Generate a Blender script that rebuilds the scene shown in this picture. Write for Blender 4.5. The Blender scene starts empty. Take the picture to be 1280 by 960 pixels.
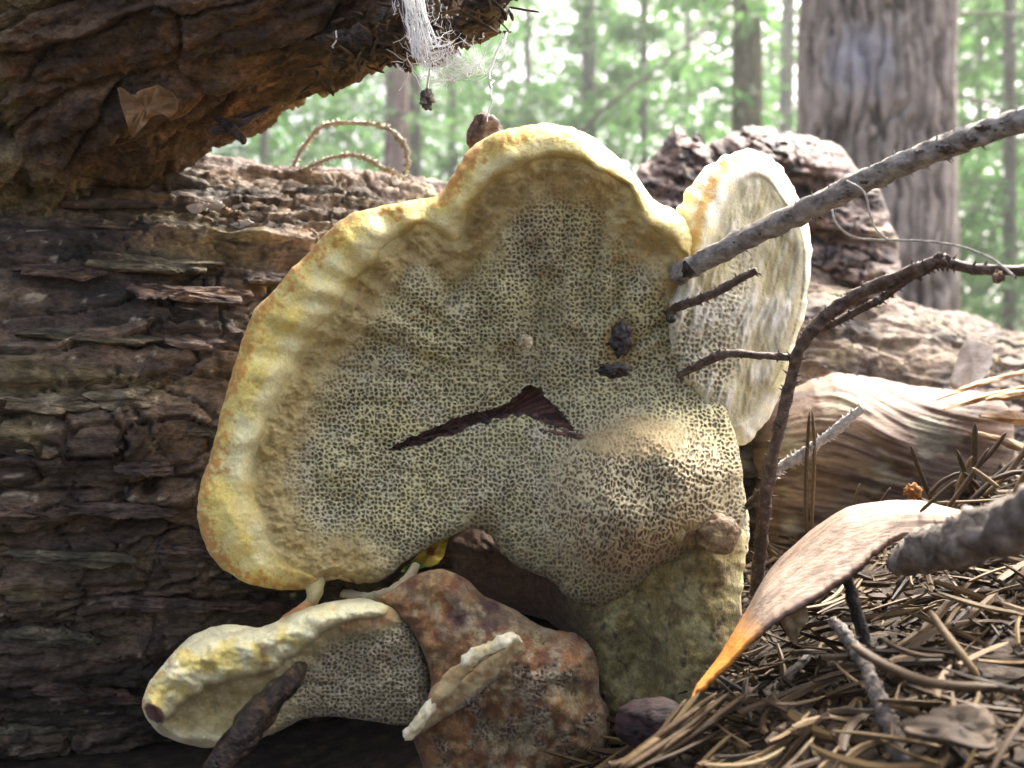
import bpy, math, random
import numpy as np
from mathutils import Vector, Matrix

# ------------------------------------------------------------------ camera, sky, sun, exposure
SC = 0.01                      # everything below is written in centimetres
FPX, CX, CY, CAMZ = 1200.0, 640.0, 480.0, 10.0
scene = bpy.context.scene
col = scene.collection
random.seed(7)
rng = np.random.default_rng(11)

cam_d = bpy.data.cameras.new('camera')
cam = bpy.data.objects.new('camera', cam_d)
col.objects.link(cam)
cam.location = (0, 0, CAMZ*SC)
cam.rotation_euler = (math.radians(90), 0, 0)
cam_d.sensor_width = 36
cam_d.lens = FPX/1280*36
cam_d.clip_start = 0.01
cam_d.clip_end = 400
cam_d.dof.use_dof = True
cam_d.dof.focus_distance = 0.24
cam_d.dof.aperture_fstop = 18
scene.camera = cam
scene.render.resolution_x, scene.render.resolution_y = 1024, 768

SUN_EL, SUN_AZ = math.radians(52), math.radians(38)      # azimuth from +Y towards +X
world = bpy.data.worlds.new('World')
scene.world = world
world.use_nodes = True
wn = world.node_tree.nodes
sky = wn.new('ShaderNodeTexSky')
sky.sky_type = 'NISHITA'
sky.sun_disc = False
sky.sun_elevation = SUN_EL
sky.sun_rotation = SUN_AZ
sky.air_density = 0.4
sky.dust_density = 8.0
sky.ozone_density = 0.2
bg = wn['Background']
bg.inputs['Strength'].default_value = 0.15
world.node_tree.links.new(sky.outputs[0], bg.inputs['Color'])

sun_d = bpy.data.lights.new('sun', 'SUN')
sun_d.energy = 2.5
sun_d.angle = math.radians(16)
sun_d.color = (1.0, 0.96, 0.88)
sun = bpy.data.objects.new('sun', sun_d)
col.objects.link(sun)
sdir = Vector((math.cos(SUN_EL)*math.sin(SUN_AZ), math.cos(SUN_EL)*math.cos(SUN_AZ), math.sin(SUN_EL)))
sun.rotation_euler = sdir.to_track_quat('Z', 'Y').to_euler()
sun.location = (2, 3, 5)

vs = scene.view_settings
vs.view_transform = 'Standard'
vs.look = 'None'
vs.exposure = 2.42
vs.gamma = 1.0
vs.use_curve_mapping = False

# ------------------------------------------------------------------ maths helpers
def P(px, py, Y):
    """a point Y centimetres in front of the camera (cm)"""
    px, py, Y = np.asarray(px, float), np.asarray(py, float), np.asarray(Y, float)
    return np.stack(np.broadcast_arrays((px-CX)/FPX*Y, Y, CAMZ-(py-CY)/FPX*Y), -1)

def sstep(a, b, x):
    t = np.clip((x-a)/(b-a), 0, 1)
    return t*t*(3-2*t)

def _hash(ix, iy, iz, seed):
    h = (ix.astype(np.int64)*374761393 + iy.astype(np.int64)*668265263 + iz.astype(np.int64)*2147483647 + seed*1274126177) & 0xFFFFFFFF
    h = ((h ^ (h >> 13))*1274126177) & 0xFFFFFFFF
    h = ((h ^ (h >> 16))*2246822519) & 0xFFFFFFFF
    return (h ^ (h >> 15)) & 0xFFFFFFFF

def noise(x, y, z=0.0, seed=0):
    x, y, z = np.broadcast_arrays(np.asarray(x, float), np.asarray(y, float), np.asarray(z, float))
    fx, fy, fz = np.floor(x), np.floor(y), np.floor(z)
    tx, ty, tz = x-fx, y-fy, z-fz
    ix, iy, iz = fx.astype(np.int64), fy.astype(np.int64), fz.astype(np.int64)
    ux, uy, uz = [t*t*t*(t*(t*6-15)+10) for t in (tx, ty, tz)]
    r = 0
    for dx in (0, 1):
        for dy in (0, 1):
            for dz in (0, 1):
                h = _hash(ix+dx, iy+dy, iz+dz, seed)
                g = (((h & 1023)/511.5-1)*(tx-dx) + (((h >> 10) & 1023)/511.5-1)*(ty-dy) + (((h >> 20) & 1023)/511.5-1)*(tz-dz))
                r = r + g*(ux if dx else 1-ux)*(uy if dy else 1-uy)*(uz if dz else 1-uz)
    return r

def fbm(x, y, z=0.0, oct=4, seed=0, gain=0.5):
    a, r, f = 1.0, 0, 1.0
    for i in range(oct):
        r = r+a*noise(x*f, y*f, z*f, seed+i*17)
        a *= gain; f *= 2.03
    return r

def voronoi(x, y, seed=0, jit=0.9):
    """F1, F2 and a random number of the nearest cell"""
    x, y = np.asarray(x, float), np.asarray(y, float)
    ix, iy = np.floor(x).astype(np.int64), np.floor(y).astype(np.int64)
    f1 = np.full(x.shape, 9.0); f2 = np.full(x.shape, 9.0); cid = np.zeros(x.shape)
    for dx in (-1, 0, 1):
        for dy in (-1, 0, 1):
            h = _hash(ix+dx, iy+dy, np.zeros_like(ix), seed)
            px = ix+dx+0.5+jit*((h & 4095)/4095-0.5)
            py = iy+dy+0.5+jit*(((h >> 12) & 4095)/4095-0.5)
            d = np.hypot(px-x, py-y)
            nw = d < f1
            f2 = np.where(nw, f1, np.minimum(f2, d))
            cid = np.where(nw, ((h >> 4) & 65535)/65535, cid)
            f1 = np.where(nw, d, f1)
    return f1, f2, cid

def spline(pts, per=8, closed=False):
    """Catmull-Rom through the points"""
    p = np.asarray(pts, float)
    n = len(p)
    out = []
    rngi = range(n) if closed else range(n-1)
    for i in rngi:
        if closed:
            a, b, c, d = p[(i-1) % n], p[i], p[(i+1) % n], p[(i+2) % n]
        else:
            a, b, c, d = p[max(i-1, 0)], p[i], p[i+1], p[min(i+2, n-1)]
        for k in range(per):
            t = k/per
            out.append(0.5*((2*b)+(c-a)*t+(2*a-5*b+4*c-d)*t*t+(3*b-a-3*c+d)*t**3))
    if not closed:
        out.append(p[-1])
    return np.array(out)

def seg_dist(x, y, poly, closed):
    """distance to a polyline, position along it (0..1)"""
    best = np.full(x.shape, 1e9); bt = np.zeros(x.shape)
    m = len(poly)
    last = m if closed else m-1
    for i in range(last):
        ax, ay = poly[i]; bx, by = poly[(i+1) % m]
        ex, ey = bx-ax, by-ay
        L = ex*ex+ey*ey+1e-9
        t = np.clip(((x-ax)*ex+(y-ay)*ey)/L, 0, 1)
        d = (x-ax-t*ex)**2+(y-ay-t*ey)**2
        w = d < best
        best = np.where(w, d, best); bt = np.where(w, (i+t)/last, bt)
    return np.sqrt(best), bt

def sdf(x, y, poly):
    """signed distance to a closed polygon, positive inside"""
    d, _ = seg_dist(x, y, poly, True)
    ins = np.zeros(x.shape, bool)
    m = len(poly)
    for i in range(m):
        ax, ay = poly[i]; bx, by = poly[(i+1) % m]
        if ay == by: continue
        c = ((ay > y) != (by > y)) & (x < (bx-ax)*(y-ay)/(by-ay)+ax)
        ins ^= c
    return np.where(ins, d, -d)

def mixc(a, b, t):
    a = np.asarray(a, float); b = np.asarray(b, float)
    return a*(1-t[..., None])+b*t[..., None]

# ------------------------------------------------------------------ mesh helpers
def mk(name, v, f, mat, parent=None, colr=None, smooth=True, attrs=None):
    """link ONE mesh object; v in cm, f int array (n,3) or (n,4) or a list of such arrays"""
    v = np.asarray(v, float)*SC
    if parent is not None:
        q_ = parent
        while q_ is not None:
            v = v-np.array(q_.location); q_ = q_.parent
    fl = f if isinstance(f, list) else [f]
    fl = [np.asarray(a, np.int32) for a in fl if len(a)]
    me = bpy.data.meshes.new(name)
    me.vertices.add(len(v))
    me.vertices.foreach_set('co', v.astype(np.float32).ravel())
    nl = sum(a.size for a in fl); npoly = sum(len(a) for a in fl)
    me.loops.add(nl); me.polygons.add(npoly)
    me.loops.foreach_set('vertex_index', np.concatenate([a.ravel() for a in fl]))
    tot = np.concatenate([np.full(len(a), a.shape[1], np.int32) for a in fl])
    st = np.concatenate([[0], np.cumsum(tot)[:-1]]).astype(np.int32)
    me.polygons.foreach_set('loop_start', st)
    me.update(calc_edges=True)
    me.validate()
    me.polygons.foreach_set('use_smooth', np.full(len(me.polygons), smooth))
    if colr is not None:
        c = np.ones((len(v), 4), np.float32); c[:, :3] = colr
        ca = me.color_attributes.new('Col', 'FLOAT_COLOR', 'POINT')
        ca.data.foreach_set('color', c.ravel())
    for k, a in (attrs or {}).items():
        at = me.attributes.new(k, 'FLOAT', 'POINT')
        at.data.foreach_set('value', np.asarray(a, np.float32))
    me.materials.append(mat)
    o = bpy.data.objects.new(name, me)
    col.objects.link(o)
    if parent is not None:
        o.parent = parent
    return o

def recentre(o):
    """put a top-level mesh's origin at its base"""
    me = o.data
    n = len(me.vertices)
    c = np.empty(n*3, np.float32); me.vertices.foreach_get('co', c); c = c.reshape(-1, 3)
    b = c.mean(0); b[2] = c[:, 2].min()
    me.vertices.foreach_set('co', (c-b).ravel()); me.update()
    o.location = b.tolist()
    return o

def tag(o, label=None, cat=None, group=None, kind=None):
    if label: o['label'] = label
    if cat: o['category'] = cat
    if group: o['group'] = group
    if kind: o['kind'] = kind
    return o

def empty(name, loc, label=None, cat=None, group=None):
    o = bpy.data.objects.new(name, None)
    o.empty_display_size = 0.01
    o.location = (np.asarray(loc, float)*SC).tolist()
    col.objects.link(o)
    return tag(o, label, cat, group)

def tube(path, rad, sides=8, jag=0.0, seed=0, cap=True, flat=1.0, freq=2.0):
    """swept tube; returns verts, [quads, tris]"""
    p = np.asarray(path, float); n = len(p)
    r = np.broadcast_to(np.asarray(rad, float), (n,)) if np.ndim(rad) < 1 or len(np.atleast_1d(rad)) == n else np.interp(np.linspace(0, 1, n), np.linspace(0, 1, len(rad)), rad)
    t = np.gradient(p, axis=0); t /= np.linalg.norm(t, axis=1)[:, None]+1e-12
    up = np.array([0, 0, 1.0]) if abs(t[0, 2]) < 0.9 else np.array([1.0, 0, 0])
    N = np.empty_like(p)
    a = up-t[0]*np.dot(up, t[0]); N[0] = a/np.linalg.norm(a)
    for i in range(1, n):
        a = N[i-1]-t[i]*np.dot(N[i-1], t[i]); N[i] = a/(np.linalg.norm(a)+1e-12)
    B = np.cross(t, N)
    th = np.arange(sides)/sides*2*np.pi
    L = np.concatenate([[0], np.cumsum(np.linalg.norm(np.diff(p, axis=0), axis=1))])
    rr = np.repeat(r[:, None], sides, 1)
    if jag:
        rm = r.mean()+1e-9
        rr = rr*(1+jag*fbm(np.cos(th)[None]*1.2+np.zeros((n, 1)), np.sin(th)[None]*1.2+np.zeros((n, 1)), (L/rm/freq)[:, None]+np.zeros((1, sides)), 3, seed)*1.6)
    v = p[:, None]+(N[:, None]*np.cos(th)[None, :, None]*flat+B[:, None]*np.sin(th)[None, :, None])*rr[..., None]
    v = v.reshape(-1, 3)
    i = np.arange(n-1)[:, None]*sides; j = np.arange(sides)[None]; k = (j+1) % sides
    q = np.stack([i+j, i+k, i+sides+k, i+sides+j], -1).reshape(-1, 4)
    tr = np.zeros((0, 3), int)
    if cap:
        v = np.concatenate([v, p[:1], p[-1:]])
        c0, c1 = n*sides, n*sides+1
        jj = np.arange(sides); kk = (jj+1) % sides
        tr = np.concatenate([np.stack([kk, jj, np.full(sides, c0)], -1), np.stack([(n-1)*sides+jj, (n-1)*sides+kk, np.full(sides, c1)], -1)])
    return v, [q, tr]

class Build:
    """collects several pieces of ONE part"""
    def __init__(s): s.v = []; s.q = []; s.t = []; s.c = []; s.n = 0
    def add(s, v, f, c=None):
        v = np.asarray(v, float)
        for a in (f if isinstance(f, list) else [f]):
            a = np.asarray(a, int)
            if len(a) == 0: continue
            (s.q if a.shape[1] == 4 else s.t).append(a+s.n)
        s.v.append(v); s.n += len(v)
        if c is not None: s.c.append(np.broadcast_to(np.asarray(c, float), (len(v), 3)))
        return s
    def build(s, name, mat, parent=None, smooth=True):
        f = []
        if s.q: f.append(np.concatenate(s.q))
        if s.t: f.append(np.concatenate(s.t))
        return mk(name, np.concatenate(s.v), f, mat, parent, np.concatenate(s.c) if s.c else None, smooth)

def pathof(*pts, per=8):
    """spline through (px, py, Y) points, in cm"""
    a = np.array(pts, float)
    return spline(P(a[:, 0], a[:, 1], a[:, 2]), per)

def shell(name, outline, fn, cell, mat, parent, back=((0.97, 0.35), (0.9, 0.9), (0.7, 1.6), (0.0, 2.0)), hole=None, per=6, edge_noise=1.2, centre=None, seed=0):
    """A thick closed body: its front is a fine relief over the outline (px), its back is closed with rings.
    fn(px, py, s) -> (Y depth in cm, colour (n,3)); back: (scale about the centre, extra depth in cm)"""
    ol = spline(outline, per, True)
    if edge_noise:
        an = np.arange(len(ol))*0.55
        ol = ol+edge_noise*np.stack([noise(an, 0.3, 0, seed+5), noise(an, 7.7, 0, seed+9)], -1)*1.6
    x0, y0 = ol.min(0)-cell; x1, y1 = ol.max(0)+cell
    gx, gy = np.arange(x0, x1+cell, cell), np.arange(y0, y1+cell, cell)
    X, Y = np.meshgrid(gx, gy)
    S = sdf(X, Y, ol)
    # pull the vertices near the edge onto it
    gX = np.gradient(S, cell, axis=1); gY = np.gradient(S, cell, axis=0)
    gl = np.hypot(gX, gY)+1e-6
    near = (S < 0.55*cell) & (S > -0.75*cell)
    X = np.where(near, X-gX/gl*S, X); Y = np.where(near, Y-gY/gl*S, Y)
    keep = S > -0.75*cell
    S = np.where(near, 0, S)
    ok = keep[:-1, :-1] & keep[1:, :-1] & keep[:-1, 1:] & keep[1:, 1:]
    if hole is not None:
        H = sdf(X, Y, hole)
        hin = H > 0
        ok &= ~(hin[:-1, :-1] & hin[1:, :-1] & hin[:-1, 1:] & hin[1:, 1:])
    idx = np.arange(X.size).reshape(X.shape)
    q = np.stack([idx[:-1, :-1], idx[1:, :-1], idx[1:, 1:], idx[:-1, 1:]], -1)[ok]
    used, inv = np.unique(q, return_inverse=True)
    q = inv.reshape(-1, 4)
    px, py, s = X.ravel()[used], Y.ravel()[used], np.maximum(S.ravel()[used], 0)
    D, C = fn(px, py, s)
    v = P(px, py, D)
    # boundary edges -> back rings
    e = np.concatenate([q[:, [0, 1]], q[:, [1, 2]], q[:, [2, 3]], q[:, [3, 0]]])
    key = np.sort(e, 1); code = key[:, 0].astype(np.int64)*len(v)+key[:, 1]
    u, ix, cnt = np.unique(code, return_index=True, return_counts=True)
    be = e[ix[cnt == 1]]
    if hole is not None:
        mid = (px[be[:, 0]]+px[be[:, 1]])/2, (py[be[:, 0]]+py[be[:, 1]])/2
        be = be[sdf(mid[0], mid[1], hole) < -3*cell]
    bu, binv = np.unique(be, return_inverse=True)
    binv = binv.reshape(-1, 2)
    cx, cy = centre if centre else (px.mean(), py.mean())
    bD = D[bu]
    prev = bu[binv]; vs_, cs_ = [v], [C]; n = len(v); qs = [q]
    for sc, dz in back:
        bx, by = cx+(px[bu]-cx)*sc, cy+(py[bu]-cy)*sc
        mD = bD*max(0, min(1, sc*1.3))+bD.mean()*(1-max(0, min(1, sc*1.3)))
        vs_.append(P(bx, by, mD+dz)); cs_.append(C[bu])
        cur = n+binv; n += len(bu)
        qs.append(np.stack([prev[:, 1], prev[:, 0], cur[:, 0], cur[:, 1]], -1))
        prev = cur
    return mk(name, np.concatenate(vs_), np.concatenate(qs), mat, parent, np.concatenate(cs_))

def roundoff(s, R, depth):
    t = np.clip(1-s/R, 0, 1)
    return depth*(1-np.sqrt(np.maximum(1-t*t, 0)))

# ------------------------------------------------------------------ materials
def nodes(name):
    m = bpy.data.materials.new(name); m.use_nodes = True
    nt = m.node_tree
    return m, nt, nt.nodes, nt.links, nt.nodes['Principled BSDF']

def bump_chain(nt, b, layers, coord='Object'):
    """layers: (scale, distance cm, detail, stretch)"""
    N, L = nt.nodes, nt.links
    tc = N.new('ShaderNodeTexCoord')
    prev = None
    for sc, dist, det, st in layers:
        mp = N.new('ShaderNodeMapping'); mp.inputs['Scale'].default_value = st
        L.new(tc.outputs[coord], mp.inputs['Vector'])
        nz = N.new('ShaderNodeTexNoise'); nz.inputs['Scale'].default_value = sc; nz.inputs['Detail'].default_value = det
        nz.inputs['Roughness'].default_value = 0.6
        L.new(mp.outputs[0], nz.inputs['Vector'])
        bp = N.new('ShaderNodeBump'); bp.inputs['Strength'].default_value = 1.0; bp.inputs['Distance'].default_value = dist*SC
        L.new(nz.outputs[0], bp.inputs['Height'])
        if prev: L.new(prev.outputs[0], bp.inputs['Normal'])
        prev = bp
    L.new(prev.outputs[0], b.inputs['Normal'])
    return tc

def ramp(N, stops):
    r = N.new('ShaderNodeValToRGB')
    while len(r.color_ramp.elements) < len(stops): r.color_ramp.elements.new(0.5)
    for e, (p, c) in zip(r.color_ramp.elements, stops):
        e.position = p; e.color = (*c, 1)
    return r

def mat_vcol(name, rough=0.8, var=0.25, vscale=300, layers=((900, 0.03, 5, (1, 1, 1)),), spec=0.3, sss=0.0, sheen=0.0, fine=0.0, fscale=1100, fst=(1, 1, 1)):
    """colour from the mesh's own pigment attribute, varied by noise"""
    m, nt, N, L, b = nodes(name)
    at = N.new('ShaderNodeAttribute'); at.attribute_name = 'Col'
    tc = bump_chain(nt, b, layers)
    nz = N.new('ShaderNodeTexNoise'); nz.inputs['Scale'].default_value = vscale; nz.inputs['Detail'].default_value = 6
    L.new(tc.outputs['Object'], nz.inputs['Vector'])
    mr = N.new('ShaderNodeMapRange'); mr.inputs['From Min'].default_value = 0.3; mr.inputs['From Max'].default_value = 0.7
    mr.inputs['To Min'].default_value = 1-var; mr.inputs['To Max'].default_value = 1+var
    L.new(nz.outputs[0], mr.inputs['Value'])
    mx = N.new('ShaderNodeMix'); mx.data_type = 'RGBA'; mx.blend_type = 'MULTIPLY'; mx.inputs['Factor'].default_value = 1
    L.new(at.outputs['Color'], mx.inputs[6]); L.new(mr.outputs[0], mx.inputs[7])
    out = mx.outputs[2]
    if fine:
        mp2 = N.new('ShaderNodeMapping'); mp2.inputs['Scale'].default_value = fst
        L.new(tc.outputs['Object'], mp2.inputs['Vector'])
        n2 = N.new('ShaderNodeTexNoise'); n2.inputs['Scale'].default_value = fscale; n2.inputs['Detail'].default_value = 5; n2.inputs['Roughness'].default_value = .7
        L.new(mp2.outputs[0], n2.inputs['Vector'])
        m2 = N.new('ShaderNodeMapRange'); m2.inputs['From Min'].default_value = .35; m2.inputs['From Max'].default_value = .65
        m2.inputs['To Min'].default_value = 1-fine; m2.inputs['To Max'].default_value = 1+fine
        L.new(n2.outputs[0], m2.inputs['Value'])
        x2 = N.new('ShaderNodeMix'); x2.data_type = 'RGBA'; x2.blend_type = 'MULTIPLY'; x2.inputs['Factor'].default_value = 1
        L.new(out, x2.inputs[6]); L.new(m2.outputs[0], x2.inputs[7]); out = x2.outputs[2]
    L.new(out, b.inputs['Base Color'])
    b.inputs['Roughness'].default_value = rough
    b.inputs['Specular IOR Level'].default_value = spec
    if sss:
        b.inputs['Subsurface Weight'].default_value = sss
        b.inputs['Subsurface Radius'].default_value = (0.5, 0.3, 0.12)
        b.inputs['Subsurface Scale'].default_value = 0.004
    if sheen:
        b.inputs['Sheen Weight'].default_value = sheen
    return m

def mat_noise(name, stops, scale=200, stretch=(1, 1, 1), rough=0.8, layers=((900, 0.03, 5, (1, 1, 1)),), spec=0.3, detail=8, trans=0.0, rand=False):
    m, nt, N, L, b = nodes(name)
    tc = bump_chain(nt, b, layers)
    mp = N.new('ShaderNodeMapping'); mp.inputs['Scale'].default_value = stretch
    L.new(tc.outputs['Object'], mp.inputs['Vector'])
    nz = N.new('ShaderNodeTexNoise'); nz.inputs['Scale'].default_value = scale; nz.inputs['Detail'].default_value = detail
    nz.inputs['Roughness'].default_value = 0.65
    L.new(mp.outputs[0], nz.inputs['Vector'])
    r = ramp(N, stops)
    if rand:
        oi = N.new('ShaderNodeObjectInfo' if rand == 'object' else 'ShaderNodeNewGeometry')
        ad = N.new('ShaderNodeMath'); ad.operation = 'MULTIPLY_ADD'
        L.new(oi.outputs['Random' if rand == 'object' else 'Random Per Island'], ad.inputs[0])
        ad.inputs[1].default_value = 0.7
        sb = N.new('ShaderNodeMath'); sb.operation = 'MULTIPLY_ADD'; sb.inputs[1].default_value = 0.6; sb.inputs[2].default_value = -0.15
        L.new(nz.outputs[0], sb.inputs[0]); L.new(sb.outputs[0], ad.inputs[2])
        L.new(ad.outputs[0], r.inputs[0])
    else:
        L.new(nz.outputs[0], r.inputs[0])
    L.new(r.outputs[0], b.inputs['Base Color'])
    b.inputs['Roughness'].default_value = rough
    b.inputs['Specular IOR Level'].default_value = spec
    if trans:
        tr = N.new('ShaderNodeBsdfTranslucent'); L.new(r.outputs[0], tr.inputs['Color'])
        ms = N.new('ShaderNodeMixShader'); ms.inputs[0].default_value = trans
        L.new(b.outputs[0], ms.inputs[1]); L.new(tr.outputs[0], ms.inputs[2])
        L.new(ms.outputs[0], nt.nodes['Material Output'].inputs['Surface'])
    return m

M = {}
M['fungus'] = mat_vcol('fungus_flesh', 0.75, 0.16, 260, ((2600, 0.012, 4, (1, 1, 1)), (700, 0.03, 4, (1, 1, 1))), 0.25, 0.15, 0.1, .14, 1600)
M['fungus_brown'] = mat_vcol('fungus_velvet', 0.6, 0.4, 420, ((1500, 0.03, 6, (1, 1, 1)), (400, 0.06, 4, (1, 1, 1))), 0.35, 0.0, 0.1, .35, 1300)
M['bark'] = mat_vcol('log_bark', 0.75, 0.5, 170, ((1400, 0.04, 6, (.45, 1, 1)), (350, 0.16, 6, (.3, 1, 1))), 0.3, fine=.5, fscale=1000, fst=(.4, 1, 1))
M['bark_dark'] = mat_vcol('overhanging_bark', 0.7, 0.5, 170, ((1400, 0.04, 6, (.6, 1, 1)), (350, 0.16, 6, (.5, 1, 1))), 0.3, fine=.5, fscale=1000, fst=(.6, 1, 1))
M['trunk'] = mat_vcol('trunk_bark', 0.9, 0.3, 30, ((60, 0.5, 5, (1, 1, .3)),), 0.2)
M['wood'] = mat_vcol('bare_wood', 0.7, 0.25, 160, ((1500, 0.03, 6, (.12, 1, 1)),), 0.25, fine=.25, fscale=900, fst=(.15, 1, 1))
M['stick'] = mat_noise('grey_stick', [(.32, (.06, .05, .042)), (.48, (.22, .20, .17)), (.68, (.42, .40, .35))], 420, (.6, 1, 1), .8, ((900, .08, 6, (.6, 1, 1)),))
M['twig'] = mat_noise('brown_twig', [(.3, (.03, .018, .013)), (.5, (.075, .05, .036)), (.72, (.2, .15, .11))], 500, (1, 1, 1), .7, ((1600, .03, 5, (1, 1, 1)),))
M['twig_grey'] = mat_noise('backlit_pale_twig', [(.3, (.20, .17, .13)), (.5, (.42, .39, .33)), (.7, (.64, .61, .55))], 700, (1, 1, 1), .85, ((1800, .04, 5, (1, 1, 1)),))  # pale grey, lightened so the colour carries the backlight on the arched twigs
M['rough_stick'] = mat_noise('rough_stick', [(.3, (.05, .04, .033)), (.5, (.15, .125, .10)), (.7, (.36, .33, .28))], 260, (1, 1, 1), .85, ((700, .12, 5, (1, 1, 1)),))
M['wet_twig'] = mat_noise('wet_twig', [(.35, (.005, .004, .003)), (.5, (.014, .009, .006)), (.66, (.10, .062, .03))], 420, (1, 1, .5), .35, ((700, .14, 6, (1, 1, 1)),), .25)
NEEDLE = [(.05, (.010, .007, .004)), (.3, (.034, .020, .009)), (.55, (.066, .040, .017)), (.78, (.14, .09, .036)), (.95, (.10, .085, .033))]
M['needle'] = mat_noise('dry_needle', NEEDLE, 900, (.3, 1, 1), .65, ((2500, .012, 3, (.3, 1, 1)),), .22, 5, 0, 'object')
M['litter'] = mat_noise('needle_litter', [(p_, tuple(.75*x_ for x_ in c_)) for p_, c_ in NEEDLE[:4]], 500, (1, 1, 1), .7, ((2500, .012, 3, (1, 1, 1)),), .2, 5, 0, 'island')
M['soil'] = mat_noise('forest_soil', [(.3, (.012, .009, .006)), (.5, (.035, .024, .015)), (.7, (.09, .06, .035))], 150, (1, 1, 1), .85, ((500, .15, 6, (1, 1, 1)),))
M['web'] = mat_noise('spider_silk', [(.3, (.75, .76, .74)), (.7, (.88, .88, .86))], 100, (1, 1, 1), .6, ((900, .001, 2, (1, 1, 1)),))
M['dark_resin'] = mat_noise('dark_resin', [(.3, (.006, .005, .004)), (.6, (.018, .012, .009)), (.75, (.06, .04, .03))], 400, (1, 1, 1), .16, ((900, .05, 5, (1, 1, 1)),), .4)
M['foliage'] = mat_noise('conifer_foliage', [(.1, (.06, .15, .05)), (.5, (.11, .25, .075)), (.9, (.18, .33, .10))], 3, (1, 1, 1), .6, ((90, .1, 2, (1, 1, 1)),), .3, 3, .5, 'island')
M['dead_branch'] = mat_noise('dead_branch', [(.3, (.07, .06, .05)), (.7, (.16, .14, .12))], 40, (1, 1, 1), .9)

# ------------------------------------------------------------------ ground (one sheet to the horizon)
def ground_z(X, Y):
    near = np.interp(X, [-40, -6, 0, 3, 8, 18, 26, 60], [-1.5, -1.2, .4, 2.2, 3.9, 6.7, 7.4, 6.5])
    far = 1-sstep(45, 110, Y)
    side = 1-sstep(50, 120, np.abs(X))
    behind = sstep(-60, 5, Y)
    near = near-1.7*np.exp(-(((X-3.3)/2.6)**2+((Y-25)/3.2)**2))
    return near*far*side*(.4+.6*behind)+.35*fbm(X*.35, Y*.35, 0, 4, 3)*far

def axis(stops):
    out = []
    for (a, b, st) in stops: out.append(np.arange(a, b, st))
    return np.concatenate(out+[[stops[-1][1]]])
gx = axis([(-4200, -1000, 800), (-1000, -120, 110), (-120, -30, 9), (-30, 0, 1.5), (0, 26, .35), (26, 60, 3), (60, 120, 10), (120, 1000, 110), (1000, 4200, 800)])
gy = axis([(-600, -60, 90), (-60, 8, 7), (8, 42, .35), (42, 120, 4), (120, 1000, 80), (1000, 4600, 600)])
GX, GY = np.meshgrid(gx, gy)
GZ = ground_z(GX, GY)+8*sstep(300, 900, GY)*fbm(GX/160, GY/160, 0, 3, 8)
ii = np.arange(GX.size).reshape(GX.shape)
gq = np.stack([ii[:-1, :-1], ii[:-1, 1:], ii[1:, 1:], ii[1:, :-1]], -1).reshape(-1, 4)
tag(mk('ground', np.stack([GX, GY, GZ], -1).reshape(-1, 3), gq, M['soil']), 'dark forest soil sloping up to the fallen log', 'ground', None, 'structure')

# ------------------------------------------------------------------ the fallen log
LK = np.array([(-45, 33.5, 7, 11.5), (-26, 35.5, 7.1, 11.4), (-14, 37, 7.2, 11.2), (0, 42, 7, 10.6), (12, 48, 6, 9.8), (20, 54, 5.4, 9.2), (28, 60, 5.0, 9.0), (35, 66, 3.2, 8.2), (60, 86, 0, 7.5)])
def bark_relief(a, b, seed):
    """a: cm along the grain, b: cm across it"""
    wa = a+1.2*fbm(a*.25, b*.5, 0, 3, seed+1); wb = b+.6*fbm(a*.3, b*.7, 0, 4, seed+2)+1.1*fbm(a*.09, b*.16, 6, 3, seed+22)
    n1 = fbm(wa*.075, wb*.6, .3, 4, seed+3)*2.2
    st = n1*4.0
    fl = np.floor(st); fr = st-fl
    terr = (fl+sstep(.0, .16, fr)*.85+fr*.15)/4.0                      # thin overlapping layers
    f1, f2, cid = voronoi(wa*.15+.25*fbm(a, b, 0, 2, seed+6), wb*.8, seed+4)
    crack = (1-sstep(.0, .07, f2-f1))*sstep(-.35, .2, fbm(a*.2, b*.4, 2.2, 2, seed+15))
    g1, g2, gid = voronoi(wa*.9, wb*.55, seed+12)
    cross = (1-sstep(.0, .06, g2-g1))*sstep(-.25, .15, fbm(a*.3, b*.3, 3.3, 2, seed+13))
    fine = fbm(wa*1.1, wb*3.2, 0, 4, seed+5)
    rough = fbm(a*3, b*4, 0, 4, seed+7)
    h = .5*terr+.24*(cid-.5)-.55*crack-.3*cross+.18*fine+.13*rough
    return h, cid, fl, crack, rough

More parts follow.
